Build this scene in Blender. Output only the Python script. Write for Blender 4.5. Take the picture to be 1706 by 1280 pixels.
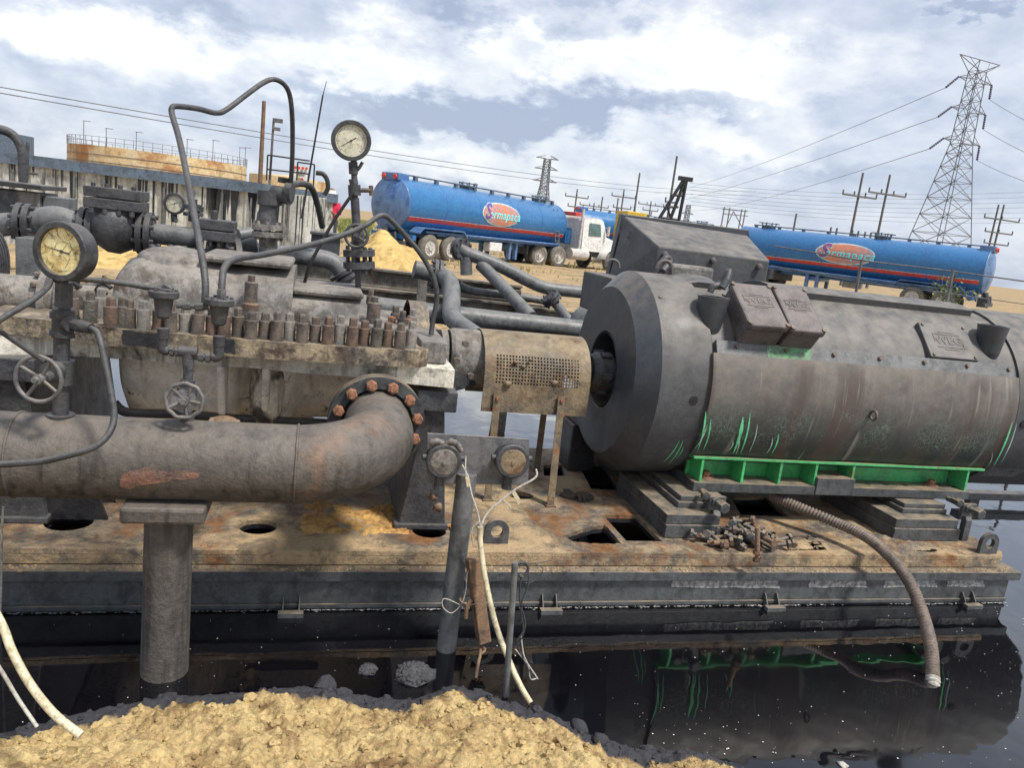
import bpy, bmesh, math, random
from mathutils import Vector, Matrix, noise
from mathutils.geometry import delaunay_2d_cdt
random.seed(7)
S = bpy.context.scene
for o in list(bpy.data.objects): bpy.data.objects.remove(o)
C = bpy.data.collections.new('scene'); S.collection.children.link(C)
PI = math.pi
rad = math.radians

# ---------------------------------------------------------------- camera
FPX, EYE = 1282.0, 1.8
CM = Matrix.Rotation(rad(-15), 3, 'Z') @ Matrix.Rotation(rad(90-11.4), 3, 'X') @ Matrix.Rotation(rad(6.8), 3, 'Z')
cd = bpy.data.cameras.new('camera'); cam = bpy.data.objects.new('camera', cd); C.objects.link(cam)
cd.sensor_width = 36; cd.lens = FPX/1706*36; cd.clip_start = .05; cd.clip_end = 4000
cam.matrix_world = Matrix.Translation((0, 0, EYE)) @ CM.to_4x4()
S.camera = cam
EYEV = Vector((0, 0, EYE))
def ray(px, py): return CM @ Vector(((px-853)/FPX, (640-py)/FPX, -1))
def W(px, py, Y):
    d = ray(px, py); return EYEV + d*(Y/d.y)
def G(px, py, z=0.0):
    d = ray(px, py); return EYEV + d*((z-EYE)/d.z)
def path(*pts): return [W(*p) for p in pts]

# ---------------------------------------------------------------- light, sky, exposure
SUN_EL, SUN_AZ = 58, 140          # azimuth clockwise from +Y: light from the right, a little behind the camera
sl = bpy.data.lights.new('sun', 'SUN'); sun = bpy.data.objects.new('sun', sl); C.objects.link(sun)
sl.energy = 2.1; sl.angle = rad(9); sl.color = (1, .95, .86)
sd = Vector((math.sin(rad(SUN_AZ))*math.cos(rad(SUN_EL)), math.cos(rad(SUN_AZ))*math.cos(rad(SUN_EL)), math.sin(rad(SUN_EL))))
sun.rotation_euler = sd.to_track_quat('Z', 'Y').to_euler()
S.view_settings.view_transform = 'Standard'; S.view_settings.look = 'None'
S.view_settings.exposure = 1.16; S.view_settings.gamma = 1

wd = bpy.data.worlds.new('World'); S.world = wd; wd.use_nodes = True
def sky():
    nt = wd.node_tree; N = nt.nodes; L = nt.links; N.clear()
    def n(t, **k):
        x = N.new(t)
        for a, b in k.items(): setattr(x, a, b)
        return x
    def mth(op, a, b=None, c=None):
        x = n('ShaderNodeMath', operation=op)
        for i, v in enumerate((a, b, c)):
            if v is None: continue
            if isinstance(v, (int, float)): x.inputs[i].default_value = v
            else: L.new(v, x.inputs[i])
        return x.outputs[0]
    tc = n('ShaderNodeTexCoord'); sp = n('ShaderNodeSeparateXYZ'); L.new(tc.outputs['Generated'], sp.inputs[0])
    az = mth('ARCTAN2', sp.outputs[0], sp.outputs[1]); el = mth('ARCSINE', sp.outputs[2])
    cb = n('ShaderNodeCombineXYZ'); L.new(az, cb.inputs[0]); L.new(el, cb.inputs[1])
    cs = n('ShaderNodeVectorMath', operation='MULTIPLY'); L.new(cb.outputs[0], cs.inputs[0]); cs.inputs[1].default_value = (1, 1.9, 1)
    def noi(sc, det, dist=0, rough=.55, src=None):
        x = n('ShaderNodeTexNoise'); x.inputs['Scale'].default_value = sc; x.inputs['Detail'].default_value = det
        x.inputs['Distortion'].default_value = dist; x.inputs['Roughness'].default_value = rough
        L.new(src or cs.outputs[0], x.inputs['Vector']); return x
    wn = noi(8, 9, 0, .62)
    wv = n('ShaderNodeVectorMath', operation='SUBTRACT'); L.new(wn.outputs['Color'], wv.inputs[0]); wv.inputs[1].default_value = (.5, .5, .5)
    wv2 = n('ShaderNodeVectorMath', operation='MULTIPLY_ADD'); L.new(wv.outputs[0], wv2.inputs[0]); wv2.inputs[1].default_value = (.30, .20, 0); L.new(cb.outputs[0], wv2.inputs[2])
    acc = None
    # (px, py, half-width px, half-height px, amount): bright heaps and grey undersides, as directions in the sky
    blobs = [(210, 60, 150, 65, .5), (560, 95, 260, 62, .45), (120, 30, 120, 50, .3), (430, 170, 260, 40, .14), (1060, 90, 250, 85, .55), (930, 30, 160, 50, .3),
             (1310, 130, 150, 60, .35), (1130, 240, 200, 45, .2), (800, 280, 230, 45, .32), (1250, 215, 130, 50, .3), (600, 240, 120, 50, .15), (1060, 330, 200, 30, .18),
             (640, 185, 250, 34, -.3), (860, 185, 300, 50, -.42), (1150, 175, 170, 30, -.2), (330, 15, 130, 40, -.25), (830, 15, 200, 28, -.35), (60, 110, 130, 30, -.18),
             (950, 205, 150, 24, -.2), (1500, 60, 260, 90, -.06), (220, 190, 200, 40, -.12), (1330, 270, 180, 20, -.1), (700, 330, 260, 18, -.08), (1640, 10, 90, 14, -.4)]
    for px, py, hw, hh, amt in blobs:
        d = ray(px, py).normalized(); a0 = math.atan2(d.x, d.y); e0 = math.asin(d.z)
        s = n('ShaderNodeVectorMath', operation='SUBTRACT'); L.new(wv2.outputs[0], s.inputs[0]); s.inputs[1].default_value = (a0, e0, 0)
        r = n('ShaderNodeVectorRotate', rotation_type='Z_AXIS'); L.new(s.outputs[0], r.inputs['Vector']); r.inputs['Angle'].default_value = rad(-4)
        m = n('ShaderNodeVectorMath', operation='MULTIPLY'); L.new(r.outputs[0], m.inputs[0]); m.inputs[1].default_value = (FPX/hw, FPX/hh, 0)
        l = n('ShaderNodeVectorMath', operation='LENGTH'); L.new(m.outputs[0], l.inputs[0])
        mr = n('ShaderNodeMapRange', interpolation_type='SMOOTHSTEP'); L.new(l.outputs['Value'], mr.inputs[0])
        mr.inputs[1].default_value = .35; mr.inputs[2].default_value = 1.2; mr.inputs[3].default_value = amt; mr.inputs[4].default_value = 0
        acc = mr.outputs[0] if acc is None else mth('ADD', acc, mr.outputs[0])
    n1 = noi(3.2, 9, .3, .58); n2 = noi(13, 8, .2, .6)
    v = mth('MULTIPLY_ADD', n1.outputs[0], .9, acc)
    v = mth('MULTIPLY_ADD', n2.outputs[0], .75, v)
    n3 = noi(34, 8, .1, .62); v = mth('MULTIPLY_ADD', n3.outputs[0], .22, v)
    v = mth('ADD', v, -.53)
    cr = n('ShaderNodeValToRGB'); L.new(v, cr.inputs[0]); e = cr.color_ramp; e.elements[0].position = .05; e.elements[0].color = (.25, .285, .375, 1)
    e.elements[1].position = 1; e.elements[1].color = (.70, .695, .68, 1)
    for p, c in ((.3, (.33, .37, .45, 1)), (.5, (.43, .46, .52, 1)), (.68, (.51, .53, .56, 1)), (.84, (.60, .61, .61, 1))):
        q = e.elements.new(p); q.color = c
    st = n('ShaderNodeTexSky'); st.sky_type = 'NISHITA'; st.sun_disc = False; st.sun_elevation = rad(SUN_EL); st.sun_rotation = rad(SUN_AZ)
    b1 = n('ShaderNodeBackground'); L.new(st.outputs[0], b1.inputs[0]); b1.inputs[1].default_value = .09
    b2 = n('ShaderNodeBackground'); L.new(cr.outputs[0], b2.inputs[0]); b2.inputs[1].default_value = .78
    mx = n('ShaderNodeMixShader'); mx.inputs[0].default_value = .9; L.new(b1.outputs[0], mx.inputs[1]); L.new(b2.outputs[0], mx.inputs[2])
    out = n('ShaderNodeOutputWorld'); L.new(mx.outputs[0], out.inputs[0])
sky()

# ---------------------------------------------------------------- mesh builder
ORG = {}
class MB:
    def __init__(s): s.v = []; s.f = []; s.sm = []; s.cuts = [(0, 0)]
    def cut(s): s.cuts.append((len(s.v), len(s.f))); return s
    def each(s, name, m, parent=None, bev=0):      # one object for each piece closed by cut()
        out = []
        if s.cuts[-1] != (len(s.v), len(s.f)): s.cut()
        for (v0, f0), (v1, f1) in zip(s.cuts, s.cuts[1:]):
            if v1 == v0: continue
            q = MB(); q.v = s.v[v0:v1]; q.f = [[i-v0 for i in f] for f in s.f[f0:f1]]; q.sm = s.sm[f0:f1]; out.append(q.build(name, m, parent, bev=bev))
        return out
    def add(s, vs, fs, smooth=False):
        b = len(s.v); s.v += [Vector(v) for v in vs]
        for f in fs: s.f.append([b+i for i in f]); s.sm.append(smooth)
        return s
    def box(s, c, d, rot=None):
        c = Vector(c); h = Vector(d)/2
        vs = [Vector((x*h.x, y*h.y, z*h.z)) for x in (-1, 1) for y in (-1, 1) for z in (-1, 1)]
        if rot is not None: vs = [rot @ v for v in vs]
        return s.hexa([c+v for v in vs])
    def hexa(s, p):   # order: x-,x+ ; y-,y+ ; z-,z+
        return s.add(p, [(0, 1, 3, 2), (4, 6, 7, 5), (0, 4, 5, 1), (2, 3, 7, 6), (0, 2, 6, 4), (1, 5, 7, 3)])
    def b2(s, lo, hi):
        lo = Vector(lo); hi = Vector(hi); return s.box((lo+hi)/2, hi-lo)
    def tube(s, P, r, seg=12, caps=True, smooth=True):
        P = [Vector(p) for p in P]; n = len(P)
        R = r if isinstance(r, (list, tuple)) else [r]*n
        t = [(P[min(i+1, n-1)]-P[max(i-1, 0)]).normalized() for i in range(n)]
        up = Vector((0, 0, 1)) if abs(t[0].z) < .9 else Vector((1, 0, 0))
        u = (up - t[0]*up.dot(t[0])).normalized(); vs = []
        for i in range(n):
            u = (u - t[i]*u.dot(t[i])).normalized(); w = t[i].cross(u)
            for k in range(seg):
                a = 2*PI*k/seg; vs.append(P[i] + (u*math.cos(a)+w*math.sin(a))*R[i])
        fs = [(i*seg+k, i*seg+(k+1) % seg, (i+1)*seg+(k+1) % seg, (i+1)*seg+k) for i in range(n-1) for k in range(seg)]
        s.add(vs, fs, smooth)
        if caps: s.add(vs[:seg], [list(range(seg))[::-1]]); s.add(vs[-seg:], [list(range(seg))])
        return s
    def rod(s, a, b, r, seg=12, r2=None): return s.tube([a, b], [r, r if r2 is None else r2], seg)
    def lathe(s, o, ax, prof, seg=32, smooth=True, a0=0, a1=2*PI):   # prof: (t along axis, radius)
        o = Vector(o); ax = Vector(ax).normalized(); up = Vector((0, 0, 1)) if abs(ax.z) < .9 else Vector((0, 1, 0))
        u = (up-ax*up.dot(ax)).normalized(); w = ax.cross(u); full = abs(a1-a0-2*PI) < 1e-6; m = seg if full else seg+1
        # a fresh pair of rings for each profile step keeps machined edges crisp
        for (t0, r0), (t1, r1) in zip(prof, prof[1:]):
            vs = []
            for t, r in ((t0, r0), (t1, r1)):
                for k in range(m):
                    a = a0+(a1-a0)*k/seg; vs.append(o+ax*t+(u*math.cos(a)+w*math.sin(a))*r)
            s.add(vs, [(k, (k+1) % m, m+(k+1) % m, m+k) for k in range(seg)], smooth)
        return s
    def blathe(s, o, ax, prof, seg=32):      # smooth all along
        o = Vector(o); ax = Vector(ax).normalized(); up = Vector((0, 0, 1)) if abs(ax.z) < .9 else Vector((0, 1, 0))
        u = (up-ax*up.dot(ax)).normalized(); w = ax.cross(u); vs = []
        for t, r in prof:
            for k in range(seg):
                a = 2*PI*k/seg; vs.append(o+ax*t+(u*math.cos(a)+w*math.sin(a))*r)
        return s.add(vs, [(i*seg+k, i*seg+(k+1) % seg, (i+1)*seg+(k+1) % seg, (i+1)*seg+k) for i in range(len(prof)-1) for k in range(seg)], True)
    def disc(s, o, ax, t0, t1, r, seg=32, ri=0): return s.lathe(o, ax, [(t0, ri), (t0, r), (t1, r), (t1, ri)] + ([(t0, ri)] if ri else []), seg)
    def hexn(s, o, ax, h, r): return s.lathe(o, ax, [(0, r), (h*.88, r), (h, r*.86), (h, 0)], 6, False)
    def plate(s, outer, holes, z0, z1, fr=None):     # 2-D polygon with holes, extruded; fr maps (u,v,w) to space
        fr = fr or (lambda u, v, w: Vector((u, v, w)))
        pts = []; edges = []
        for lp in [outer]+holes:
            b = len(pts); pts += [Vector(p) for p in lp]; edges += [(b+i, b+(i+1) % len(lp)) for i in range(len(lp))]
        ov, oe, of, *_ = delaunay_2d_cdt(pts, edges, [], 1, 1e-5)
        def inside(p, lp):
            c = False; j = len(lp)-1
            for i in range(len(lp)):
                if (lp[i][1] > p[1]) != (lp[j][1] > p[1]) and p[0] < (lp[j][0]-lp[i][0])*(p[1]-lp[i][1])/(lp[j][1]-lp[i][1])+lp[i][0]: c = not c
                j = i
            return c
        tri = []
        for f in of:
            c = sum((ov[i] for i in f), Vector((0, 0)))/len(f)
            if inside(c, outer) and not any(inside(c, h) for h in holes): tri.append(f)
        s.add([fr(v.x, v.y, z1) for v in ov], tri); s.add([fr(v.x, v.y, z0) for v in ov], [f[::-1] for f in tri])
        for lp in [outer]+holes:
            n = len(lp); s.add([fr(p[0], p[1], z0) for p in lp]+[fr(p[0], p[1], z1) for p in lp], [(i, (i+1) % n, n+(i+1) % n, n+i) for i in range(n)], n > 12)
        return s
    def sheet(s, rows, smooth=True):
        n = len(rows[0]); vs = [p for r in rows for p in r]
        return s.add(vs, [(i*n+j, i*n+j+1, (i+1)*n+j+1, (i+1)*n+j) for i in range(len(rows)-1) for j in range(n-1)], smooth)
    def clod(s, c, r, seed, fl=.8, sm=True):
        bm = bmesh.new(); bmesh.ops.create_icosphere(bm, subdivisions=2, radius=1)
        vs = []
        for v in bm.verts:
            k = 1+.55*noise.noise(v.co*1.3+Vector((seed, 0, 0)))+.25*noise.noise(v.co*3.1+Vector((0, seed, 0)))
            k += .35*noise.noise(v.co*6+Vector((seed, seed, 0))); vs.append(Vector(c)+Vector((v.co.x, v.co.y, v.co.z*fl))*r*k)
        s.add(vs, [[v.index for v in f.verts] for f in bm.faces], sm); bm.free(); return s
    def build(s, name, m, parent=None, org=None, bev=0, weld=False, local=False):
        o0 = ORG.get(parent.name, Vector()) if parent else Vector(org or (0, 0, 0))
        if local: o0 = Vector()
        me = bpy.data.meshes.new(name); me.from_pydata([v-o0 for v in s.v], [], s.f); me.update()
        me.polygons.foreach_set('use_smooth', s.sm)
        bm = bmesh.new(); bm.from_mesh(me)
        if weld: bmesh.ops.remove_doubles(bm, verts=bm.verts, dist=1e-5)
        bmesh.ops.recalc_face_normals(bm, faces=bm.faces); bm.to_mesh(me); bm.free()
        if m: me.materials.append(m)
        o = bpy.data.objects.new(name, me); C.objects.link(o)
        if parent: o.parent = parent
        else: o.location = o0
        ORG[o.name] = o0
        if bev:
            b = o.modifiers.new('bevel', 'BEVEL'); b.width = bev; b.segments = 2; b.limit_method = 'ANGLE'; b.angle_limit = rad(40)
            b.use_clamp_overlap = True
        return o
def tag(o, label=None, cat=None, group=None, kind=None):
    if label: o['label'] = label
    if cat: o['category'] = cat
    if group: o['group'] = group
    if kind: o['kind'] = kind
    return o
def thing(name, label, cat, loc=(0, 0, 0), group=None):
    o = bpy.data.objects.new(name, None); C.objects.link(o); o.location = loc; o.empty_display_size = .1
    ORG[o.name] = Vector(loc); return tag(o, label, cat, group)
def dup(o, parent, loc=None):
    c = o.copy(); C.objects.link(c); c.parent = parent; ORG[c.name] = ORG.get(o.name, Vector())
    if loc is not None: c.location = loc
    return c
def copy_tree(o, parent=None):
    c = o.copy(); C.objects.link(c); c.parent = parent; ORG[c.name] = ORG.get(o.name, Vector())
    for ch in [k for k in bpy.data.objects if k.parent == o and k != c]: copy_tree(ch, c)
    return c
def smooth_path(P, n=6):
    P = [Vector(p) for p in P]; out = []
    for i in range(len(P)-1):
        a = P[max(i-1, 0)]; b = P[i]; c = P[i+1]; d = P[min(i+2, len(P)-1)]
        for k in range(n):
            t = k/n; out.append(.5*((2*b)+(c-a)*t+(2*a-5*b+4*c-d)*t*t+(3*b-a-3*c+d)*t**3))
    return out+[P[-1]]

# ---------------------------------------------------------------- materials
def mat(name, base, base2=None, sc=6, rough=.6, bump=.3, bsc=60, dust=0, dcol=(.36, .29, .21), metal=0, streak=0, scol=(.02, .02, .022), rust=0, rcol=(.25, .09, .03),
        rsc=7, spec=.5, mid=(.42, .6), dlim=(.35, .85), wet=None, grit=.6):
    m = bpy.data.materials.new(name); m.use_nodes = True; nt = m.node_tree; N = nt.nodes; L = nt.links; b = N['Principled BSDF']
    tc = N.new('ShaderNodeTexCoord')
    def noi(s, det=6, ro=.6, vec=None, dist=0):
        x = N.new('ShaderNodeTexNoise'); x.inputs['Scale'].default_value = s; x.inputs['Detail'].default_value = det; x.inputs['Roughness'].default_value = ro
        x.inputs['Distortion'].default_value = dist
        L.new(vec or tc.outputs['Object'], x.inputs['Vector']); return x.outputs['Fac']
    def mr(v, a, c, lo=0, hi=1):
        x = N.new('ShaderNodeMapRange'); L.new(v, x.inputs[0]); x.inputs[1].default_value = a; x.inputs[2].default_value = c; x.inputs[3].default_value = lo; x.inputs[4].default_value = hi; return x.outputs[0]
    def mix(f, a, c):
        x = N.new('ShaderNodeMix'); x.data_type = 'RGBA'
        if isinstance(f, float): x.inputs[0].default_value = f
        else: L.new(f, x.inputs[0])
        for i, v in ((6, a), (7, c)):
            if isinstance(v, tuple): x.inputs[i].default_value = (*v, 1)
            else: L.new(v, x.inputs[i])
        return x.outputs[2]
    def mul(a, c):
        x = N.new('ShaderNodeMath'); x.operation = 'MULTIPLY'
        for i, v in enumerate((a, c)):
            if isinstance(v, (int, float)): x.inputs[i].default_value = v
            else: L.new(v, x.inputs[i])
        return x.outputs[0]
    base2 = base2 or tuple(c*.6 for c in base)
    col = mix(mr(noi(sc), mid[0], mid[1]), base, base2)
    col = mix(mr(noi(sc*7, 6, .75), .42, .66, 0, .5), col, tuple(min(1, c*1.6) for c in base))
    if grit: col = mix(mr(noi(sc*2.6, 7, .7, None, .3), .52, .60, 0, grit), col, tuple(c*.55 for c in base2))
    col = mix(mr(noi(sc*14+30, 3, .75), .57, .68, 0, .6), col, tuple(c*.3 for c in base))
    if streak:
        mp = N.new('ShaderNodeMapping'); L.new(tc.outputs['Object'], mp.inputs[0]); mp.inputs['Scale'].default_value = (22, 22, 1.6)
        col = mix(mr(noi(1, 5, .6, mp.outputs[0]), .52, .7, 0, streak), col, scol)
    if rust: col = mix(mr(noi(rsc, 8, .65, None, .5), .62-.3*rust, .70-.2*rust), col, mix(mr(noi(25), .35, .65), rcol, tuple(c*.45 for c in rcol)))
    if dust:
        g = N.new('ShaderNodeNewGeometry'); sp = N.new('ShaderNodeSeparateXYZ'); L.new(g.outputs['Normal'], sp.inputs[0])
        dm = mul(mr(sp.outputs[2], *dlim), mr(noi(9, 8, .65), .3, .62)); col = mix(mul(dm, dust), col, dcol)
    L.new(col, b.inputs['Base Color'])
    L.new(mr(noi(sc*2.3), .3, .7, max(.05, rough-.14), min(1, rough+.12)), b.inputs['Roughness'])
    b.inputs['Metallic'].default_value = metal; b.inputs['Specular IOR Level'].default_value = spec
    if bump:
        bp = N.new('ShaderNodeBump'); bp.inputs['Strength'].default_value = bump; bp.inputs['Distance'].default_value = .01
        L.new(noi(bsc, 6, .65), bp.inputs['Height']); L.new(bp.outputs[0], b.inputs['Normal'])
    m['h'] = 1
    return m
M = {}
M['skid'] = mat('skid_steel', (.068, .074, .078), (.034, .037, .041), 5, .5, .35, 50, dust=.95, dcol=(.30, .23, .155), streak=.5)
M['deck'] = mat('deck_dirt', (.36, .26, .15), (.085, .078, .072), 2.4, .75, 1, 45, rust=.34, rcol=(.26, .115, .04), rsc=2.6, mid=(.44, .56))
M['soot'] = mat('sooty_steel', (.062, .064, .07), (.030, .031, .036), 7, .5, .45, 70, dust=.45, dcol=(.19, .17, .15), streak=.3)
M['dark'] = mat('oily_black_steel', (.03, .031, .035), (.016, .016, .02), 7, .38, .3, 60, dust=.35)
M['pipe'] = mat('grimy_pipe', (.10, .089, .08), (.06, .055, .052), 3.5, .6, .6, 55, mid=(.3, .7), dust=.6, dcol=(.23, .19, .155), streak=1, scol=(.025, .024, .024), rust=.06, rcol=(.20, .12, .08), rsc=2.2, dlim=(.1, .95), grit=.35)
M['graypipe'] = mat('grey_pipe', (.13, .135, .14), (.085, .09, .095), 4, .5, .2, 60, dust=.5, dcol=(.26, .25, .23), streak=.4)
M['motor'] = mat('dusty_motor', (.070, .073, .078), (.048, .05, .056), 3, .6, .2, 130, dust=.9, dcol=(.20, .18, .158), dlim=(.05, .85), mid=(.3, .7), grit=.25, streak=.25, scol=(.05, .05, .052))
M['motorface'] = mat('motor_grey_paint', (.048, .054, .064), (.040, .046, .054), 2, .42, .06, 90, dust=.5, grit=.15)
M['cast'] = mat('cast_box', (.115, .10, .10), (.085, .075, .078), 6, .6, .3, 90, dust=.5, dcol=(.24, .2, .18))
M['green'] = mat('green_paint', (.05, .38, .12), (.06, .27, .11), 6, .5, .2, 50, grit=.35, dust=.85, dcol=(.34, .27, .18), rust=.02, streak=.35, scol=(.05, .09, .05))
M['cream'] = mat('old_cream_paint', (.70, .66, .57), (.52, .47, .38), 5, .6, .5, 40, grit=.3, streak=.7, scol=(.05, .042, .035), rust=.3, rcol=(.06, .05, .042), rsc=5)
M['barrel'] = mat('chalky_cream_barrel', (.86, .84, .78), (.74, .70, .62), 4, .6, .4, 40, streak=.4, scol=(.07, .06, .05), rust=.12, rcol=(.045, .04, .036), rsc=7, grit=.25)
M['casing'] = mat('dusty_casing', (.25, .23, .21), (.13, .125, .12), 4, .7, .7, 45, mid=(.44, .56), dust=.5, dcol=(.27, .235, .195), rust=.28, rcol=(.10, .08, .065), streak=.6, scol=(.05, .046, .042))
M['flangemetal'] = mat('mottled_flange', (.31, .25, .17), (.055, .05, .047), 5, .6, .6, 50, mid=(.46, .54), rust=.45, rcol=(.09, .06, .042), dust=.3, streak=.8)
M['nut'] = mat('brown_nut', (.125, .10, .085), (.05, .045, .042), 11, .55, .4, 90, dust=.4, rust=.2, rcol=(.2, .1, .06), rsc=15)
M['rustnut'] = mat('orange_rust_nut', (.32, .15, .085), (.17, .085, .055), 30, .8, .6, 120)
M['rust'] = mat('rust', (.20, .12, .07), (.10, .065, .045), 9, .8, .6, 50, dust=.4)
M['guard'] = mat('guard_sheet', (.21, .16, .10), (.075, .065, .055), 4, .6, .6, 60, mid=(.44, .58), rust=.4, rcol=(.16, .09, .045), dust=.6, dcol=(.34, .27, .17))
M['leg'] = mat('guard_leg', (.19, .145, .09), (.10, .08, .06), 12, .65, .4, 70, rust=.2)
M['rubber'] = mat('dusty_rubber', (.05, .052, .056), (.03, .031, .034), 10, .6, .3, 90, dust=.5, dcol=(.2, .19, .18))
M['black'] = mat('black_plastic', (.018, .018, .02), (.012, .012, .013), 10, .5, .2, 90)
M['conduit'] = mat('brown_conduit', (.17, .13, .105), (.10, .08, .07), 10, .65, .3, 90)
M['ivory'] = mat('ivory_hose', (.58, .52, .36), (.42, .36, .22), 20, .5, .2, 80)
M['wire'] = mat('pale_wire', (.45, .43, .38), (.3, .28, .25), 20, .6, 0)
M['wood'] = mat('weathered_wood', (.28, .2, .14), (.16, .12, .09), 10, .85, .6, 60, streak=.5)
M['block'] = mat('shim_block', (.075, .08, .085), (.04, .042, .046), 8, .55, .4, 60, dust=.95, dcol=(.29, .23, .16), streak=.4)
M['whitewall'] = mat('stained_white_steel', (.48, .48, .44), (.33, .33, .30), 1.5, .6, .1, 20, streak=.45, scol=(.10, .10, .10))
M['bluerim'] = mat('slate_rim', (.10, .14, .19), (.07, .09, .12), 3, .5, .1, 20)
M['tankrust'] = mat('rusty_tank_wall', (.56, .47, .30), (.55, .37, .17), .5, .8, .1, 6, rust=.42, rcol=(.50, .24, .09), rsc=.22, mid=(.4, .6))
M['blue'] = mat('blue_tank_paint', (.03, .155, .36), (.03, .13, .32), 1.5, .3, .04, 20, dust=.2, grit=.1, dcol=(.2, .27, .36), streak=.2, scol=(.012, .04, .12))
M['capblue'] = mat('blue_grey_cap', (.11, .19, .33), (.035, .12, .36), .8, .35, .04, 20)
M['red'] = mat('red_stripe', (.62, .07, .05), (.5, .05, .04), 5, .5, 0)
M['white'] = mat('white_paint', (.74, .74, .72), (.6, .6, .58), 4, .4, .05, 20, dust=.2)
M['cyan'] = mat('cyan_lettering', (.16, .78, .86), (.14, .72, .8), 8, .5, 0, grit=0)
M['tyre'] = mat('dusty_tyre', (.17, .155, .13), (.10, .095, .085), 6, .9, .5, 30)
M['rim'] = mat('wheel_rim', (.55, .53, .50), (.35, .33, .3), 8, .5, .1)
M['glass'] = mat('dusty_glass', (.10, .16, .15), (.07, .11, .11), 3, .1, 0)
M['pole'] = mat('pole_wood', (.13, .125, .125), (.09, .085, .085), 3, .8, .2)
M['lattice'] = mat('galvanised_lattice', (.17, .18, .20), (.12, .125, .14), 3, .6, 0)
M['insul'] = mat('dark_insulator', (.03, .03, .07), (.02, .02, .05), 3, .4, 0)
M['dial'] = mat('aged_dial', (.80, .70, .38), (.62, .46, .17), 12, .35, .1, 40, spec=.5)
M['dial2'] = mat('faded_dial', (.62, .60, .48), (.5, .48, .36), 22, .35, .1, 40)
M['ink'] = mat('dial_ink', (.06, .055, .05), None, 10, .6, 0)
M['greyclod'] = mat('oil_soaked_soil', (.085, .085, .095), (.045, .045, .05), 30, .7, 1, 120)
M['glove'] = mat('brown_glove', (.11, .075, .055), (.06, .045, .035), 30, .9, .8, 200)
M['boxgrey'] = mat('panel_grey', (.14, .14, .15), (.10, .10, .105), 5, .6, .2, 60, dust=.6, streak=.4)
M['greenleaf'] = mat('leaf', (.10, .15, .04), (.16, .19, .06), 12, .7, 0)
M['scratchg'] = mat('scratch_green', (.10, .62, .24), (.2, .7, .4), 40, .5, 0)
M['scratchw'] = mat('scratch_pale', (.5, .68, .58), (.25, .6, .4), 60, .5, 0)
M['redcloth'] = mat('red_shirt', (.62, .02, .07), None, 9, .8, 0)
M['skin'] = mat('skin', (.26, .13, .08), None, 9, .6, 0)
M['denim'] = mat('dark_trousers', (.04, .05, .08), None, 9, .8, 0)
M['yellow'] = mat('yellow_paint', (.65, .45, .05), None, 5, .6, 0)
def soil(name, ca, cb_, cc, bump=.8, bs=30, s1=1.4):
    m = mat(name, ca, cb_, s1, .95, bump, bs, spec=.15); return m
M['ground'] = mat('dry_ground', (.40, .28, .15), (.21, .17, .12), .9, .95, 1, 9, spec=.12, mid=(.38, .62), rust=.3, rcol=(.46, .34, .18), rsc=1.6)
def sand_mat():
    m = mat('yellow_sand', (.54, .41, .20), (.32, .215, .105), 6, .95, 1, 90, spec=.1, mid=(.38, .62), grit=.5, rust=.2, rcol=(.24, .14, .07), rsc=5); nt = m.node_tree; N = nt.nodes; L = nt.links; b = N['Principled BSDF']
    src = b.inputs['Base Color'].links[0].from_socket
    at = N.new('ShaderNodeAttribute'); at.attribute_name = 'soaked'
    mx = N.new('ShaderNodeMix'); mx.data_type = 'RGBA'; L.new(at.outputs['Fac'], mx.inputs[0]); L.new(src, mx.inputs[6]); mx.inputs[7].default_value = (.06, .06, .068, 1)
    L.new(mx.outputs[2], b.inputs['Base Color']); return m
M['sand'] = sand_mat()
M['mound'] = mat('mound_sand', (.52, .37, .15), (.40, .27, .11), 1.2, .95, .5, 12, spec=.1)
def oil_mat():       # black crude: no body colour, a mirror that strengthens quickly towards grazing angles
    m = bpy.data.materials.new('black_oil'); m.use_nodes = True; N = m.node_tree.nodes; L = m.node_tree.links; N.clear()
    out = N.new('ShaderNodeOutputMaterial'); df = N.new('ShaderNodeBsdfDiffuse'); df.inputs[0].default_value = (.003, .003, .0045, 1)
    gl = N.new('ShaderNodeBsdfGlossy'); gl.inputs[0].default_value = (1, 1, 1, 1); gl.inputs['Roughness'].default_value = .03
    lw = N.new('ShaderNodeLayerWeight'); lw.inputs[0].default_value = .5
    p = N.new('ShaderNodeMath'); p.operation = 'POWER'; L.new(lw.outputs['Facing'], p.inputs[0]); p.inputs[1].default_value = 3.0
    q = N.new('ShaderNodeMath'); q.operation = 'MULTIPLY_ADD'; L.new(p.outputs[0], q.inputs[0]); q.inputs[1].default_value = 1.0; q.inputs[2].default_value = .012
    tc = N.new('ShaderNodeTexCoord'); n = N.new('ShaderNodeTexNoise'); n.inputs['Scale'].default_value = 1.6; n.inputs['Detail'].default_value = 3; L.new(tc.outputs['Object'], n.inputs['Vector'])
    # patches of duller, dusty film
    r = N.new('ShaderNodeMapRange'); L.new(n.outputs[0], r.inputs[0]); r.inputs[1].default_value = .5; r.inputs[2].default_value = .75; r.inputs[3].default_value = .02; r.inputs[4].default_value = .10; L.new(r.outputs[0], gl.inputs['Roughness'])
    bp = N.new('ShaderNodeBump'); bp.inputs['Strength'].default_value = .1; bp.inputs['Distance'].default_value = .05; L.new(n.outputs[0], bp.inputs['Height']); L.new(bp.outputs[0], gl.inputs['Normal'])
    mx = N.new('ShaderNodeMixShader'); L.new(q.outputs[0], mx.inputs[0]); L.new(df.outputs[0], mx.inputs[1]); L.new(gl.outputs[0], mx.inputs[2]); L.new(mx.outputs[0], out.inputs[0]); return m
M['oil'] = oil_mat()
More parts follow.
